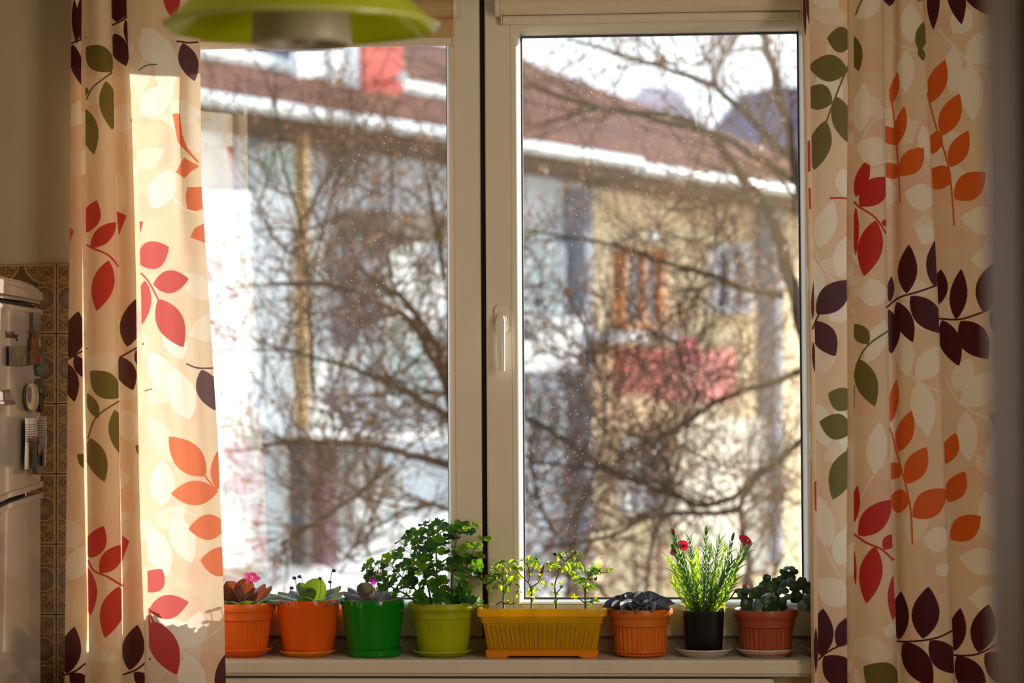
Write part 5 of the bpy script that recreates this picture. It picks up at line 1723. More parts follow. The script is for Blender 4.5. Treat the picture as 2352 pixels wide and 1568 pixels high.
def carn_stem(bx, tx, ty, Yt, m, bend=0.0, head=None):
    q0 = P(bx, 1400, YP + (Yt - YP) * 0.3)
    q0.z = z6
    q2 = P(tx, ty, Yt)
    q1 = q0.lerp(q2, 0.5) + Vector((bend, 0, 0.004))
    pts = []
    for k in range(13):
        q = k / 12
        pts.append(q0 * (1 - q) ** 2 + q1 * 2 * q * (1 - q) + q2 * q * q)
    mb = MB()
    mb.tube(pts, [0.0011 - 0.0004 * k / 12 for k in range(13)], 5)
    ang = rd.uniform(0, PI)
    nn = max(5, int((q2 - q0).length / 0.0095))
    for k in range(1, nn + 1):
        q = k / nn
        i = min(11, int(q * 12))
        p = pts[i].lerp(pts[i + 1], q * 12 - i)
        t_ = (pts[i + 1] - pts[i]).normalized()
        u = t_.cross(Vector((0, 1, 0.01))).normalized()
        w = t_.cross(u)
        ang += PI / 2 + rd.uniform(-0.2, 0.2)
        L = rd.uniform(0.018, 0.030) * (0.8 if q > 0.9 and head else 1)
        for s_ in (0, PI):
            dd = (u * math.cos(ang + s_) + w * math.sin(ang + s_))
            spread = rd.uniform(0.35, 0.75) if q > 0.35 else rd.uniform(0.5, 1.1)
            blade(mb, p, (t_ + dd * spread).normalized(), L, rd.uniform(0.0016, 0.0025), dd, rd.uniform(-0.1, 0.45))
    o = mb.build('leafy_stem', m, p6, recalc=False)
    return o, q2, (pts[-1] - pts[-3]).normalized()


stems = [(1600, 1548, 1262, 4.77, 'flower', 0), (1604, 1549, 1232, 4.76, 'bud', 0.0), (1606, 1566, 1262, 4.78, 'flower', 0), (1608, 1583, 1240, 4.80, None, 0), (1612, 1600, 1262, 4.80, None, 0), (1616, 1622, 1228, 4.79, 'bud', 0), (1620, 1630, 1270, 4.76, None, 0),
         (1622, 1652, 1248, 4.80, None, 0), (1624, 1664, 1262, 4.78, None, 0), (1628, 1681, 1242, 4.78, 'bud', 0.006), (1630, 1708, 1252, 4.77, 'flower', 0.004), (1628, 1716, 1262, 4.79, None, 0.006), (1626, 1700, 1290, 4.80, None, 0.006), (1620, 1680, 1290, 4.76, None, 0.004),
         (1600, 1540, 1290, 4.80, None, -0.004), (1602, 1556, 1305, 4.75, None, -0.004), (1612, 1590, 1295, 4.74, None, 0), (1614, 1610, 1300, 4.84, None, 0), (1618, 1645, 1300, 4.74, None, 0), (1596, 1548, 1340, 4.77, None, -0.005), (1634, 1690, 1330, 4.77, None, 0.006), (1608, 1575, 1325, 4.74, None, 0),
         (1624, 1655, 1335, 4.75, None, 0), (1616, 1618, 1330, 4.73, None, 0), (1600, 1572, 1360, 4.74, None, -0.005), (1632, 1670, 1365, 4.75, None, 0.005), (1605, 1600, 1350, 4.74, None, 0), (1625, 1636, 1355, 4.74, None, 0)]
for (bx, tx, ty, Yt, hd, bend) in stems:
    o, top, dr = carn_stem(bx, tx, ty, Yt, M_diad if (hd == 'bud' or rd.random() < 0.2) else M_dia, bend, hd)
    if hd == 'bud':
        MB().tube([top, top + dr * 0.006, top + dr * 0.015, top + dr * 0.020], [0.0016, 0.0034, 0.0026, 0.0005], 8).build('bud', M_diad, o, smooth=True, angle=2)
    elif hd == 'flower':
        MB().tube([top, top + dr * 0.006, top + dr * 0.013], [0.0014, 0.003, 0.0032], 8).build('calyx', M_diad, o, smooth=True, angle=2)
cal = mat('petal_dark_centre', (120, 10, 40), 0.6)
flower5(p6, P(1711, 1241, 4.765), 17 * kp, M_red, (0.45, -0.55, 0.75), cal, petals=9)
flower5(p6, P(1568, 1250, 4.775), 13 * kp, M_red, (0.0, -0.6, 0.8), cal, petals=9)
flower5(p6, P(1570, 1254, 4.770), 11 * kp, M_red, (0.1, -0.95, 0.1), cal, petals=9)
flower5(p6, P(1546, 1267, 4.77), 8 * kp, leafmat('petal_faded', (150, 50, 90), (170, 60, 90)), (-0.4, -0.8, 0.2), cal, petals=9)
MB().ball(P(1548, 1220, 4.76), 4 * kp, 8, 6, (0.8, 0.8, 1.6)).build('bud', M_red, p6, smooth=True)
# dry leaves at the foot of the stems
M_dry = leafmat('dry_leaf', (170, 140, 80), (235, 200, 110), tr=0.5)
dr_ = MB()
for _ in range(150):
    x, y = rd.uniform(1570, 1665), rd.uniform(1372, 1404)
    o_ = P(x, y, YP + rd.uniform(-0.04, 0.04))
    d = Vector((rd.uniform(-1, 1), rd.uniform(-1, 1), rd.uniform(-0.5, 0.8))).normalized()
    blade(dr_, o_, d, rd.uniform(0.010, 0.024), 0.0011, d.orthogonal().normalized(), 0.3)
dr_.build('dry_leaves', M_dry, p6, recalc=False, kind='stuff')

# ---- segmented cactus
def seg_mesh(m):
    out = []
    N = 22
    for k in range(N):
        a = 2 * PI * k / N
        y = 0.5 - 0.5 * math.cos(a)
        s_ = 1 if a < PI else -1
        w = 0.5 * (math.sin(PI * min(1, y * 0.86 + 0.05)) ** 0.7)
        tooth = 0.06 if k % 3 == 0 else -0.02
        out.append((s_ * (w + tooth * (0.2 < y < 0.95)), min(y, 0.97)))
    V = [Vector((x, y, 0)) for (x, y) in out] + [Vector((x * 0.5, 0.5 + (y - 0.5) * 0.8, 0.11)) for (x, y) in out] + [Vector((x * 0.5, 0.5 + (y - 0.5) * 0.8, -0.11)) for (x, y) in out]
    F = []
    for k in range(N):
        k2 = (k + 1) % N
        F += [(k, k2, N + k2, N + k), (k, 2 * N + k, 2 * N + k2, k2)]
    F += [tuple(N + k for k in range(N)), tuple(2 * N + k for k in range(N))[::-1]]
    mb = MB()
    mb.v, mb.f = V, F
    return mb.mesh('segment', m, smooth=True, angle=0.9)


L_seg = seg_mesh(M_cac)


def chain(parent, pts, ws, m, up=(0.2, -1, 0.2)):
    """pts: joints (px, py, Y)"""
    for i in range(len(pts) - 1):
        a, b = P(*pts[i]), P(*pts[i + 1])
        d = (b - a)
        w = ws[i] if isinstance(ws, (list, tuple)) else ws
        u = Vector(up) + Vector((rd.uniform(-.4, .4), 0, rd.uniform(-.3, .3)))
        inst('segment', L_seg, parent, a - d * 0.08, b + d * 0.08, w * kp * 1.25, u.normalized(), None, m if not isinstance(m, list) else m[i % len(m)])


Z = YP
for (pts, w, m, up) in [
    ([(1722, 1400, 4.755), (1708, 1376, 4.75), (1704, 1352, 4.75)], [24, 24], M_cac, (0.2, -1, 0.1)),
    ([(1704, 1354, 4.75), (1688, 1358, 4.75), (1676, 1376, 4.76)], [14, 12], M_cac, (0, -.5, 1)),
    ([(1704, 1352, 4.75), (1722, 1356, 4.745), (1732, 1374, 4.745)], [22, 16], M_cac, (0, -.4, 1)),
    ([(1738, 1400, 4.78), (1742, 1374, 4.79), (1752, 1345, 4.80)], [22, 30], M_cac, (-0.3, -1, 0)),
    ([(1750, 1368, 4.80), (1758, 1335, 4.81), (1765, 1320, 4.81)], [22, 16], M_cac, (0, -1, 0)),
    ([(1736, 1400, 4.74), (1748, 1378, 4.74), (1770, 1362, 4.745)], [14, 18], M_cacg, (0, -.3, 1)),
    ([(1768, 1402, 4.76), (1766, 1380, 4.75), (1772, 1358, 4.75), (1774, 1335, 4.76)], [22, 20, 20], M_cac, (0.1, -1, 0)),
    ([(1780, 1400, 4.79), (1784, 1368, 4.79), (1786, 1340, 4.79), (1790, 1328, 4.785)], [16, 22, 26], M_cac, (0.3, -1, 0)),
    ([(1790, 1345, 4.78), (1806, 1340, 4.775), (1828, 1336, 4.775)], [20, 28], M_cac, (0, -.7, .8)),
    ([(1795, 1340, 4.79), (1800, 1322, 4.80), (1806, 1310, 4.80)], [22, 24], M_cac, (-0.3, -1, 0.2)),
    ([(1810, 1330, 4.79), (1822, 1318, 4.80), (1826, 1306, 4.80)], [22, 16], M_cac, (0.3, -1, 0.2)),
    ([(1800, 1308, 4.79), (1812, 1302, 4.79), (1824, 1308, 4.785)], [14, 14], M_cacg, (0, -.6, 1)),
    ([(1822, 1338, 4.79), (1830, 1358, 4.785), (1828, 1384, 4.785)], [24, 26], M_cac, (0.3, -1, 0)),
    ([(1784, 1360, 4.78), (1798, 1352, 4.77), (1808, 1362, 4.765)], [20, 16], M_cac, (0, -.6, .8)),
    ([(1790, 1382, 4.76), (1802, 1376, 4.755), (1816, 1366, 4.76)], [14, 16], M_cac, (0, -.6, .8)),
    ([(1764, 1402, 4.74), (1756, 1388, 4.735), (1760, 1370, 4.74)], [20, 20], M_cac, (0, -1, .2)),
    ([(1726, 1398, 4.80), (1727, 1372, 4.81), (1728, 1350, 4.81)], [8, 10], M_cac, (0, -1, 0)),
    ([(1796, 1400, 4.80), (1800, 1384, 4.80), (1806, 1386, 4.80)], [16, 14], M_cac, (0, -1, .3)),
]:
    chain(p7, pts, w, m, up)
MB().ball(P(1711, 1346, 4.76), 5.5 * kp, 9, 6).build('flower_bud', mat('cactus_bud', (226, 84, 60), 0.5, trans=0.3), p7, smooth=True)
MB().tube([P(1728, 1352, 4.81), P(1724, 1342, 4.81), P(1719, 1332, 4.81)], [0.003, 0.005, 0.001], 8).build('flower_bud', mat('cactus_bud_pale', (214, 180, 180), 0.4, trans=0.4), p7, smooth=True, angle=2)
for (pts, w, m, up) in [
    ([(1885, 1392, 4.78), (1868, 1362, 4.79), (1852, 1348, 4.80), (1832, 1332, 4.80)], [22, 24, 24], M_cac, (0.3, -1, 0.3)),
    ([(1866, 1360, 4.79), (1860, 1345, 4.80), (1862, 1336, 4.80)], [14, 14], M_cac, (0, -1, 0)),
    ([(1880, 1370, 4.74), (1862, 1372, 4.735), (1848, 1382, 4.735), (1838, 1400, 4.74)], [22, 24, 22], [M_cacg, M_cac, M_cacg], (0, -.8, .6)),
    ([(1878, 1376, 4.75), (1862, 1390, 4.745), (1858, 1406, 4.745)], [22, 22], [M_cac, M_cacg], (0, -1, .3)),
    ([(1890, 1390, 4.78), (1880, 1362, 4.77), (1874, 1350, 4.77)], [26, 26], [M_cacg], (0.2, -1, 0.1)),
    ([(1910, 1396, 4.78), (1915, 1370, 4.79), (1930, 1345, 4.80)], [24, 26], [M_cac], (0.2, -1, 0.1)),
    ([(1930, 1396, 4.78), (1945, 1370, 4.77), (1965, 1360, 4.77)], [24, 26], [M_cac], (0.2, -1, 0.1)),
]:
    chain(p8, pts, w, m, up)

# ------------------------------------------------------------------ outside: ground, the house across the yard
MB().box(-40, 40, 5.3, 70, -4.3, -4.1).build('ground', mat('yard_ground', (120, 108, 84), 0.95, 0.3, 2), kind='structure')
A0 = P(580, 940, 16.0)
A1 = P(1840, 940, 22.6)
ax_ = Vector((A1.x - A0.x, A1.y - A0.y, 0)).normalized()
nr_ = Vector((ax_.y, -ax_.x, 0))
if nr_.dot(CAM - A0) < 0:
    nr_ = -nr_
UPZ = Vector((0, 0, 1))


def fac(px, py, off=0.0):
    return plane_hit(px, py, A0 + nr_ * off, nr_)


def fquad(mb, x0, y0, x1, y1, off, th, slope=0.0):
    """block standing on the facade plane, covering photo rectangle; slope: extra y per x"""
    pts = [fac(x0, y0, off), fac(x1, y0 + slope * (x1 - x0), off), fac(x1, y1 + slope * (x1 - x0), off), fac(x0, y1, off)]
    return mb.prism(pts, -nr_ * th)


SLB = 0.159
yB = lambda x: 250 + SLB * (x - 580)


def bld(name, label, x0, x1, m, mroof, extra=None):
    base = fac((x0 + x1) / 2, 1300, 0)
    o = empty(name, (base.x, base.y, -4.1), label, 'building')
    zt0 = fac(x0, yB(x0) + 45, 0).z
    a, b = fac(x0, 900, 0), fac(x1, 900, 0)
    zt0 = (fac(x0, yB(x0) + 30, 0).z + fac(x1, yB(x1) + 30, 0).z) / 2
    body = MB().prism([Vector((a.x, a.y, -4.1)), Vector((b.x, b.y, -4.1)), Vector((b.x, b.y, zt0)), Vector((a.x, a.y, zt0))], -nr_ * 9.5)
    body.build('wall', m, o)
    ze = (fac(x0, yB(x0), 0.55).z + fac(x1, yB(x1), 0.55).z) / 2
    e0 = a + nr_ * 0.55
    e1 = b + nr_ * 0.55
    e0.z = e1.z = ze
    rise = Vector((0, 0, 2.05)) - nr_ * 5.3
    fall = Vector((0, 0, -2.05)) - nr_ * 5.3
    t_ = Vector((0, 0, 0.10))
    MB().add([e0, e1, e1 + rise, e0 + rise, e1 + rise + fall, e0 + rise + fall, e0 + t_, e1 + t_, e1 + rise + t_, e0 + rise + t_, e1 + rise + fall + t_, e0 + rise + fall + t_],
             [(0, 1, 2, 3), (3, 2, 4, 5), (6, 9, 8, 7), (9, 11, 10, 8), (0, 6, 7, 1), (5, 4, 10, 11), (0, 3, 9, 6), (3, 5, 11, 9), (1, 7, 8, 2), (2, 8, 10, 4)]).build('roof', mroof, o)
    gut = MB()
    gut.tube([e0 + nr_ * 0.06 + Vector((0, 0, 0.02)), e1 + nr_ * 0.06 + Vector((0, 0, 0.02))], 0.055, 10)
    gut.build('gutter', mat('zinc_gutter', (226, 230, 226), 0.25, 0.05, 4, metal=0.3), o, smooth=True, angle=0.8)
    sf = MB().add([e0 - UPZ * 0.1, e1 - UPZ * 0.1, e1 - nr_ * 0.56 - UPZ * 0.1, e0 - nr_ * 0.56 - UPZ * 0.1, e0, e1, e1 - nr_ * 0.56, e0 - nr_ * 0.56], [(0, 1, 2, 3), (4, 7, 6, 5), (0, 4, 5, 1), (2, 6, 7, 3), (1, 5, 6, 2), (0, 3, 7, 4)])
    sf.build('soffit', mat('soffit_brown', (92, 66, 40), 0.8), o)
    return o, ze


M_roof = mat('roof_tiles', (112, 72, 58), 0.95, rgb2=(84, 58, 50), scale=3.5, spec=0.05)
M_w1 = mat('render_pale', (216, 220, 222), 0.85, 0.04, 1.5)
M_w2 = mat('render_tan', (248, 220, 172), 0.85, 0.05, 1.5)
M_glass2 = mat('far_window_glass', (96, 116, 128), 0.08, 0.2, 2)
M_frw = mat('far_window_frame', (232, 234, 232), 0.6)
M_bgrey = mat('blue_grey_panel', (118, 124, 136), 0.7, 0.08, 2)
hA, zeA = bld('house', 'pale grey rendered house with zinc gutter across the yard, behind the left sash', 60, 1338, M_w1, M_roof)
hB, zeB = bld('house', 'tan rendered house with orange-framed window across the yard, behind the right sash', 1346, 2020, M_w2, M_roof)


def fwin(o, x0, y0, x1, y1, mf=None, mg=None, th=0.10, cross=True):
    mf = mf or M_frw
    mg = mg or M_glass2
    f = MB()
    fw = min(12, (x1 - x0) * 0.16)
    fquad(f, x0, y0, x0 + fw, y1, th, th)
    fquad(f, x1 - fw, y0, x1, y1, th, th)
    fquad(f, x0, y0, x1, y0 + fw, th, th)
    fquad(f, x0, y1 - fw, x1, y1, th, th)
    if cross:
        fquad(f, (x0 + x1) / 2 - fw / 3, y0, (x0 + x1) / 2 + fw / 3, y1, th * 0.9, th * 0.9)
    wf = f.build('window', mf, o)
    fquad(MB(), x0 + 2, y0 + 2, x1 - 2, y1 - 2, 0.02, 0.018).build('pane', mg, wf)


def fbox(o, nm, x0, y0, x1, y1, m, off, th, slope=0.0):
    return fquad(MB(), x0, y0, x1, y1, off, th, slope).build(nm, m, o)


M_pale2 = mat('far_white', (238, 240, 236), 0.8, 0.03, 2)
M_mint = mat('pale_green_glass', (196, 214, 206), 0.2, 0.06, 2)
M_dk = mat('far_dark', (56, 56, 62), 0.6, 0.2, 2)
fwin(hA, 590, 330, 700, 440, mg=M_mint)
fbox(hA, 'balcony_front', 300, 440, 702, 1300, M_pale2, 0.42, 0.4)
fbox(hA, 'drainpipe', 701, 292, 711, 1300, mat('brown_pipe', (170, 132, 70), 0.5), 0.52, 0.1)
fwin(hA, 742, 520, 822, 700, mg=M_dk)
fbox(hA, 'blue_column', 828, 505, 885, 790, M_bgrey, 0.3, 0.28)
fwin(hA, 895, 480, 965, 600, mg=M_bgrey)
fbox(hA, 'awning', 890, 478, 1040, 530, mat('awning_brown', (96, 82, 68), 0.8), 0.6, 0.55, 0.15)
for (x0, y0, x1, y1) in ((900, 612, 962, 700), (985, 600, 1032, 690)):
    fbox(hA, 'air_conditioner', x0, y0, x1, y1, M_pale2, 0.45, 0.4)
fwin(hA, 890, 720, 1000, 930, mg=M_mint)
fwin(hA, 740, 800, 815, 975, mg=M_bgrey)
fbox(hA, 'post', 700, 1010, 716, 1300, M_dk, 0.7, 0.15)
fbox(hA, 'curtained_door', 745, 1010, 778, 1300, mat('plum_panel', (96, 62, 76), 0.8), 0.2, 0.18)
fwin(hA, 820, 1060, 930, 1220, mg=M_pale2)
fbox(hA, 'balcony_slab', 715, 985, 1040, 1003, M_pale2, 0.8, 0.8, 0.03)
fwin(hA, 1120, 560, 1180, 760, mg=M_bgrey)
fwin(hA, 1215, 560, 1300, 720, mg=M_mint)
fbox(hA, 'balcony_front', 1205, 740, 1338, 850, M_pale2, 0.5, 0.48)
fbox(hA, 'balcony_slab', 1200, 728, 1340, 742, M_pale2, 0.62, 0.6)
fwin(hA, 1215, 900, 1300, 1080, mg=M_bgrey)
fbox(hB, 'corner_pilaster', 1346, 430, 1362, 1300, M_bgrey, 0.25, 0.24)
fwin(hB, 1432, 572, 1532, 752, mf=mat('orange_frame', (196, 116, 40), 0.6), mg=mat('sky_blind', (170, 200, 210), 0.3))
fbox(hB, 'window_ledge', 1425, 760, 1565, 785, M_pale2, 0.55, 0.53)
fbox(hB, 'red_awning', 1430, 800, 1520, 905, mat('awning_red', (190, 50, 36), 0.7, 0.15, 3), 0.7, 0.1, 0.0)
fbox(hB, 'pink_awning', 1520, 800, 1690, 925, mat('awning_pink', (214, 110, 96), 0.7, 0.12, 3), 0.7, 0.1, 0.0)
fbox(hB, 'washing', 1566, 775, 1604, 850, mat('washing_pink', (235, 70, 110), 0.7, 0.1), 0.95, 0.05)
fbox(hB, 'lower_wall', 1560, 960, 1786, 1320, mat('render_cream', (246, 232, 205), 0.85, 0.05, 2), 0.2, 0.18)
fbox(hB, 'drainpipe', 1786, 470, 1800, 1300, M_bgrey, 0.3, 0.25)
fwin(hB, 1640, 560, 1730, 720, mg=M_dk)
MB().ball(fac(1498, 543, 0.35), 0.055, 12, 8).build('porch_lamp', mat('porch_lamp_white', (250, 250, 245), 0.3), hB, smooth=True)
fwin(hB, 1440, 1000, 1520, 1180, mg=M_bgrey)

# upper storey set back on the pale house, with its own gutter and dormers
yA = lambda x: 152 + 0.205 * (x - 460)
off_u = -1.0
st_ = MB()
ua, ub = fac(100, 300, off_u), fac(1030, 300, off_u)
zA_ = fac(700, yA(700), off_u).z
st_.prism([Vector((ua.x, ua.y, zeA)), Vector((ub.x, ub.y, zeA)), Vector((ub.x, ub.y, zA_)), Vector((ua.x, ua.y, zA_))], -nr_ * 3.0)
st_.build('upper_storey', mat('render_grey', (140, 144, 156), 0.85), hA)
g0_, g1_ = ua + nr_ * 0.35, ub + nr_ * 0.35
g0_.z = g1_.z = zA_ + 0.06
MB().tube([g0_, g1_], 0.075, 10).build('gutter', MATS['zinc_gutter'], hA, smooth=True)
rise2 = Vector((0, 0, 1.5)) - nr_ * 3.4
MB().add([g0_, g1_, g1_ + rise2, g0_ + rise2, g0_ - UPZ * 0.1, g1_ - UPZ * 0.1, g1_ + rise2 - UPZ * 0.1, g0_ + rise2 - UPZ * 0.1], [(0, 1, 2, 3), (4, 7, 6, 5), (0, 4, 5, 1), (1, 5, 6, 2), (2, 6, 7, 3), (3, 7, 4, 0)]).build('upper_roof', M_roof, hA)


def offbox(o, nm, x0, y0, x1, y1, m, off, th):
    return fquad(MB(), x0, y0, x1, y1, off, th).build(nm, m, o)


offbox(hA, 'dormer_side', 668, 108, 762, 200, mat('slate_blue', (86, 88, 118), 0.7, 0.1, 2), -0.62, 1.6)
offbox(hA, 'dormer_front', 685, 112, 750, 178, M_pale2, -0.52, 0.08)
offbox(hA, 'dormer_front', 765, 90, 828, 212, M_pale2, -0.5, 1.6)
offbox(hA, 'party_wall', 838, 60, 925, 232, mat('red_render', (186, 60, 52), 0.8, 0.08, 2), -0.45, 1.8)
MB().tube([fac(925, 176, -0.3), fac(925, 176, -0.28)], 13 * 17 / F_PX, 20).build('satellite_dish', M_pale2, hA)
MB().tube([fac(925, 178, -0.32), fac(905, 186, -0.5)], 0.02, 6).build('dish_bracket', M_frw, hA)

# dark-roofed house further back on the right
hC = empty('house', (6.0, 44, -4.1), 'dark slate-roofed house far behind the bare tree, top right pane', 'building')
c0 = P(1640, 330, 44)
c1_ = P(1900, 330, 44)
MB().prism([Vector((c0.x, 44, -4.1)), Vector((c1_.x, 44, -4.1)), Vector((c1_.x, 44, P(1, 340, 44).z)), Vector((c0.x, 44, P(1, 340, 44).z))], (0, 6, 0)).build('wall', mat('render_violet', (128, 122, 140), 0.85), hC)
MB().prism([P(1610, 345, 43.5), P(1930, 345, 43.5), P(1930, 215, 46), P(1800, 195, 46), P(1700, 215, 46), P(1640, 290, 45)], (0, 3, 0)).build('roof', mat('roof_slate', (74, 72, 92), 0.8, 0.15, 2), hC)
MB().prism([P(1420, 250, 45), P(1480, 195, 45), P(1560, 205, 45), P(1620, 300, 45), P(1420, 300, 45)], (0, 2, 0)).build('gable', mat('gable_lilac', (188, 184, 200), 0.85), hC)

# ------------------------------------------------------------------ bare trees between window and houses
M_tb = mat('tree_bark', (74, 56, 36), 0.95, rgb2=(42, 32, 24), scale=14, spec=0.1)
M_tb2 = mat('tree_bark_green', (66, 60, 32), 0.95, rgb2=(38, 34, 22), scale=14, spec=0.1)
M_tw = mat('twig_brown', (84, 58, 34), 0.9, 0.3, 10, spec=0.12)
M_tl = leafmat('dry_tree_leaf', (126, 94, 64), (190, 130, 80), c2=(108, 74, 56), tr=0.35)


def smooth(pts, n=5):
    out = []
    for i in range(len(pts) - 1):
        p0, p1, p2, p3 = pts[max(i - 1, 0)], pts[i], pts[i + 1], pts[min(i + 2, len(pts) - 1)]
        for k in range(n):
            q = k / n
            out.append(0.5 * ((2 * p1) + (p2 - p0) * q + (2 * p0 - 5 * p1 + 4 * p2 - p3) * q * q + (3 * p1 - p0 - 3 * p2 + p3) * q ** 3))
    out.append(pts[-1])
    return out


def tree(label, base, trunk, limbs, nt_, seed, dens, leafn, region):
    """trunk / limbs: (list of (px, py, Y), r0 px, r1 px)"""
    rt = random.Random(seed)
    o = empty('bare_tree', base, label, 'tree')
    tw, lf = MB(), MB()

    def limb(name, spec, m):
        pts = smooth([p if isinstance(p, Vector) else P(*p) for p in spec[0]])
        n_ = len(pts)
        rad = [(spec[1] + (spec[2] - spec[1]) * i / n_) * 0.5 * pts[i].y / F_PX for i in range(n_)]
        pts2 = [p + Vector((rt.uniform(-1, 1), rt.uniform(-1, 1), rt.uniform(-1, 1))) * rad[i] * 0.5 for i, p in enumerate(pts)]
        MB().tube(pts2, rad, 8).build(name, m, o, smooth=True, angle=2)
        return pts2, rad

    def leafq(p):
        s_ = rt.uniform(0.006, 0.017)
        d = Vector((rt.uniform(-1, 1), rt.uniform(-1, 1), rt.uniform(-1, 1))).normalized()
        e = d.orthogonal().normalized()
        lf.add([p, p + d * s_ + e * s_ * 0.5, p + d * s_ * 2.0, p + d * s_ - e * s_ * 0.5], [(0, 1, 2, 3)])

    def twig(p, d, L, r, lev):
        n_ = 4
        pts = [p]
        for k in range(n_):
            d = (d + Vector((rt.uniform(-.45, .45), rt.uniform(-.45, .45), rt.uniform(-.3, .5)))).normalized()
            pts.append(pts[-1] + d * L / n_)
        tw.tube(pts, [r * (1 - 0.75 * k / n_) for k in range(n_ + 1)], 3, caps=False)
        if lev > 0:
            for k in range(1, n_ + 1):
                for _ in range(rt.choice((1, 1, 2))):
                    dd = (d + Vector((rt.uniform(-1, 1), rt.uniform(-1, 1), rt.uniform(-.8, 1)))).normalized()
                    twig(pts[k], dd, L * rt.uniform(0.4, 0.65), r * 0.55, lev - 1)
        else:
            if rt.random() < leafn:
                for _ in range(rt.choice((1, 2, 3, 4))):
                    leafq(pts[-1] + Vector((rt.uniform(-1, 1), rt.uniform(-1, 1), rt.uniform(-1, 1))) * 0.018)

    limb('trunk', trunk, M_tb)
    for sp_ in limbs:
        pts, rad = limb('branch', sp_, M_tb if rt.random() < 0.6 else M_tb2)
        nn = sp_[3] if len(sp_) > 3 else dens
        for _ in range(nn):
            i = rt.randrange(2, len(pts))
            t_ = (pts[i] - pts[i - 1]).normalized()
            d = (t_ * 0.3 + Vector((rt.uniform(-1, 1), rt.uniform(-.7, .7), rt.uniform(-.7, 1)))).normalized()
            twig(pts[i], d, rt.uniform(0.25, 0.75), max(0.0055, rad[i] * 0.38), 2)
    tw.build('twigs', M_tw, o, kind='stuff', recalc=False)
    lf.build('dry_leaves', M_tl, o, kind='stuff', recalc=False)
    return o


yl = 9.0
trL = P(1080, 1300, yl)
tree('bare brown-twigged tree crossing the left sash, in front of the pale house', (trL.x, yl, -4.1),
     ([Vector((trL.x + 0.35, yl, -4.1)), (1110, 1300, yl), (1075, 1120, yl), (1050, 980, yl), (1035, 830, yl)], 60, 30),
     [([(1045, 960, yl), (1010, 850, yl), (950, 745, yl), (880, 700, yl), (760, 655, yl - .2), (620, 650, yl - .3)], 24, 7),
      ([(1035, 900, yl), (1000, 800, yl), (930, 690, yl + .2), (850, 640, yl + .3), (800, 560, yl + .4), (770, 470, yl + .4)], 20, 5),
      ([(1040, 960, yl), (940, 905, yl), (850, 860, yl), (735, 825, yl - .2), (640, 800, yl - .3)], 20, 5),
      ([(1060, 1070, yl), (960, 1050, yl), (860, 1025, yl - .1), (700, 1015, yl - .2), (600, 1020, yl - .3)], 22, 8),
      ([(900, 1065, yl), (830, 1130, yl - .1), (740, 1190, yl - .2), (640, 1250, yl - .3)], 12, 6),
      ([(1035, 900, yl), (1000, 905, yl), (880, 905, yl + .1), (740, 915, yl)], 9, 5),
      ([(1040, 850, yl + .4), (1000, 780, yl + .4), (905, 660, yl + .4), (895, 560, yl + .4), (905, 400, yl + .5)], 10, 4, 8),
      ([(720, 900, yl), (710, 720, yl), (700, 560, yl), (665, 430, yl), (640, 330, yl), (632, 160, yl)], 11, 4, 7),
      ([(720, 640, yl), (735, 540, yl), (770, 420, yl)], 8, 3, 9),
      ([(760, 655, yl), (700, 600, yl), (640, 560, yl - .2), (590, 480, yl - .2)], 8, 4, 8),
      ([(1060, 1180, yl), (980, 1160, yl - .1), (880, 1200, yl - .1), (780, 1290, yl - .1)], 12, 5),
      ([(1060, 760, yl), (1020, 640, yl), (1000, 520, yl), (980, 420, yl)], 9, 3, 12)],
     0, 3, 15, 0.38, None)
yr = 9.3
trR = P(1880, 1300, yr)
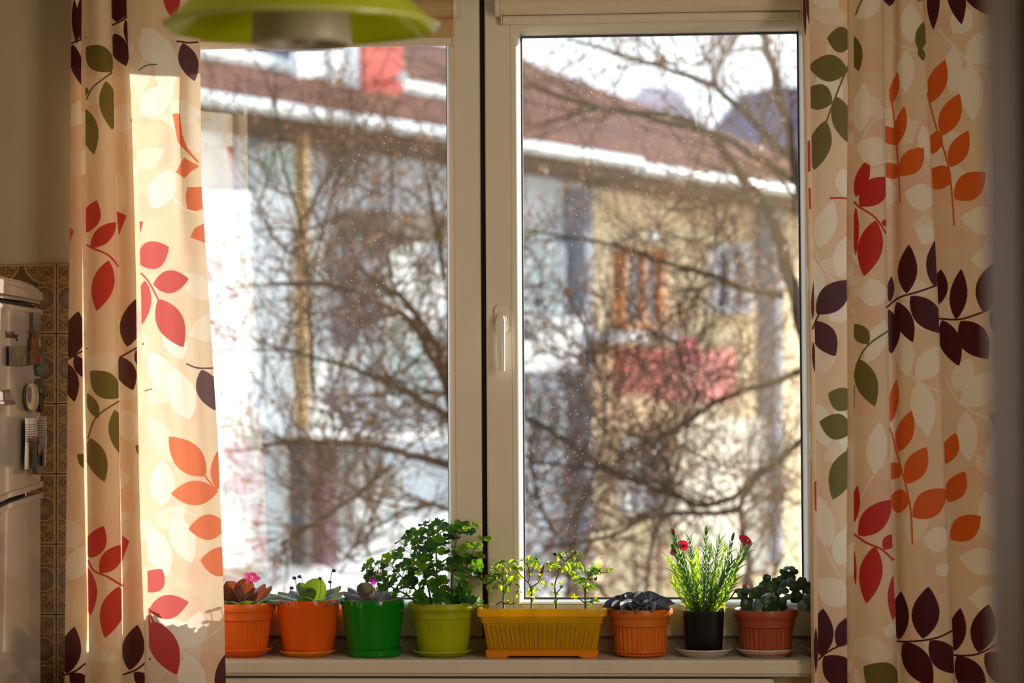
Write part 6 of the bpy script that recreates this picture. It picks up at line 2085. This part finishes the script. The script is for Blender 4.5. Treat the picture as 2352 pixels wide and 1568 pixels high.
tree('large bare tree with mossy limbs crossing the right sash, in front of the tan house', (trR.x, yr, -4.1),
     ([Vector((trR.x + 0.2, yr, -4.1)), (1900, 1300, yr), (1870, 1000, yr), (1850, 760, yr), (1800, 590, yr), (1765, 480, yr)], 50, 26),
     [([(1770, 490, yr), (1700, 400, yr), (1640, 320, yr), (1560, 270, yr), (1380, 250, yr), (1230, 200, yr)], 24, 7, 12),
      ([(1860, 520, yr - .2), (1830, 390, yr - .2), (1800, 240, yr - .2), (1755, 90, yr - .2), (1725, -20, yr - .2)], 26, 16, 5),
      ([(1850, 430, yr), (1750, 370, yr), (1640, 305, yr), (1530, 282, yr), (1400, 250, yr), (1290, 270, yr)], 22, 6, 10),
      ([(1840, 400, yr + .2), (1760, 310, yr + .2), (1640, 200, yr + .2), (1500, 150, yr + .2), (1380, 110, yr + .2), (1280, 80, yr + .2)], 20, 5, 13),
      ([(1800, 680, yr), (1720, 668, yr), (1640, 635, yr), (1520, 600, yr), (1400, 560, yr), (1210, 530, yr)], 16, 6, 13),
      ([(1850, 850, yr), (1740, 890, yr), (1640, 925, yr), (1560, 980, yr), (1430, 1040, yr)], 18, 6),
      ([(1860, 1000, yr), (1740, 1090, yr), (1700, 1130, yr), (1620, 1160, yr), (1500, 1120, yr), (1380, 1080, yr), (1210, 1060, yr)], 17, 7),
      ([(1720, 1340, yr), (1712, 1240, yr), (1702, 1165, yr), (1740, 1100, yr), (1800, 1060, yr)], 20, 8),
      ([(1702, 1175, yr), (1620, 1180, yr), (1500, 1185, yr), (1400, 1230, yr), (1250, 1260, yr)], 14, 6),
      ([(1210, 960, yr), (1300, 1010, yr), (1420, 1090, yr), (1560, 1110, yr)], 16, 8),
      ([(1580, 800, yr), (1500, 770, yr), (1400, 800, yr), (1290, 820, yr)], 8, 4),
      ([(1720, 430, yr), (1640, 470, yr), (1540, 480, yr)], 7, 3, 8),
      ([(1560, 160, yr), (1470, 90, yr), (1420, 10, yr)], 8, 3, 8),
      ([(1640, 200, yr), (1660, 120, yr), (1700, 30, yr)], 8, 3, 8),
      ([(1300, 1380, yr), (1330, 1180, yr), (1390, 1000, yr), (1380, 860, yr)], 9, 4),
      ([(1480, 1380, yr), (1500, 1240, yr), (1560, 1060, yr), (1600, 900, yr)], 9, 4),
      ([(1400, 1380, yr), (1250, 1180, yr), (1215, 1000, yr)], 9, 4)],
     0, 9, 16, 0.38, None)


def shrub(label, cx, yb, w, h, seed, nst):
    rt = random.Random(seed)
    base = Vector((cx, yb, -4.1))
    o = empty('shrub', base, label, 'shrub')
    tw, lf = MB(), MB()
    for _ in range(nst):
        p = base + Vector((rt.uniform(-.2, .2) * w, rt.uniform(-.3, .3), 0))
        tip = base + Vector((rt.uniform(-.5, .5) * w, rt.uniform(-.8, .8), h * rt.uniform(0.75, 1.0)))
        pts = smooth([p, p.lerp(tip, 0.4) + Vector((rt.uniform(-.2, .2), 0, 0)), p.lerp(tip, 0.75), tip], 4)
        MB().tube(pts, [0.02 * (1 - 0.7 * i / len(pts)) for i in range(len(pts))], 6).build('stem', M_tb, o, smooth=True, angle=2)
        for k in range(26):
            i = rt.randrange(len(pts) // 2, len(pts))
            d = Vector((rt.uniform(-1, 1), rt.uniform(-1, 1), rt.uniform(-.2, 1))).normalized()
            q = [pts[i]]
            for _k in range(4):
                d = (d + Vector((rt.uniform(-.5, .5), rt.uniform(-.5, .5), rt.uniform(-.3, .5)))).normalized()
                q.append(q[-1] + d * 0.09)
            tw.tube(q, [0.005, 0.004, 0.003, 0.002, 0.001], 3, caps=False)
            for v in q[1:]:
                s_ = rt.uniform(0.01, 0.025)
                e = d.orthogonal().normalized()
                lf.add([v, v + d * s_ + e * s_, v + d * s_ * 2.0, v + d * s_ - e * s_], [(0, 1, 2, 3)])
    tw.build('twigs', M_tw, o, kind='stuff', recalc=False)
    lf.build('dry_leaves', M_tl, o, kind='stuff', recalc=False)


for (px, py, Y, w, lab, sd_, ns) in ((1270, 1180, 11.3, 1.0, 'tall brown shrub low behind the planter box', 1, 16), (1500, 1200, 13.2, 1.0, 'tall brown shrub low behind the carnation pot', 2, 16), (1730, 1210, 11.3, 0.9, 'thin brown shrub low behind the segmented cactus', 3, 8)):
    p = P(px, py, Y)
    shrub(lab, p.x, Y, w, p.z + 4.1, sd_, ns)
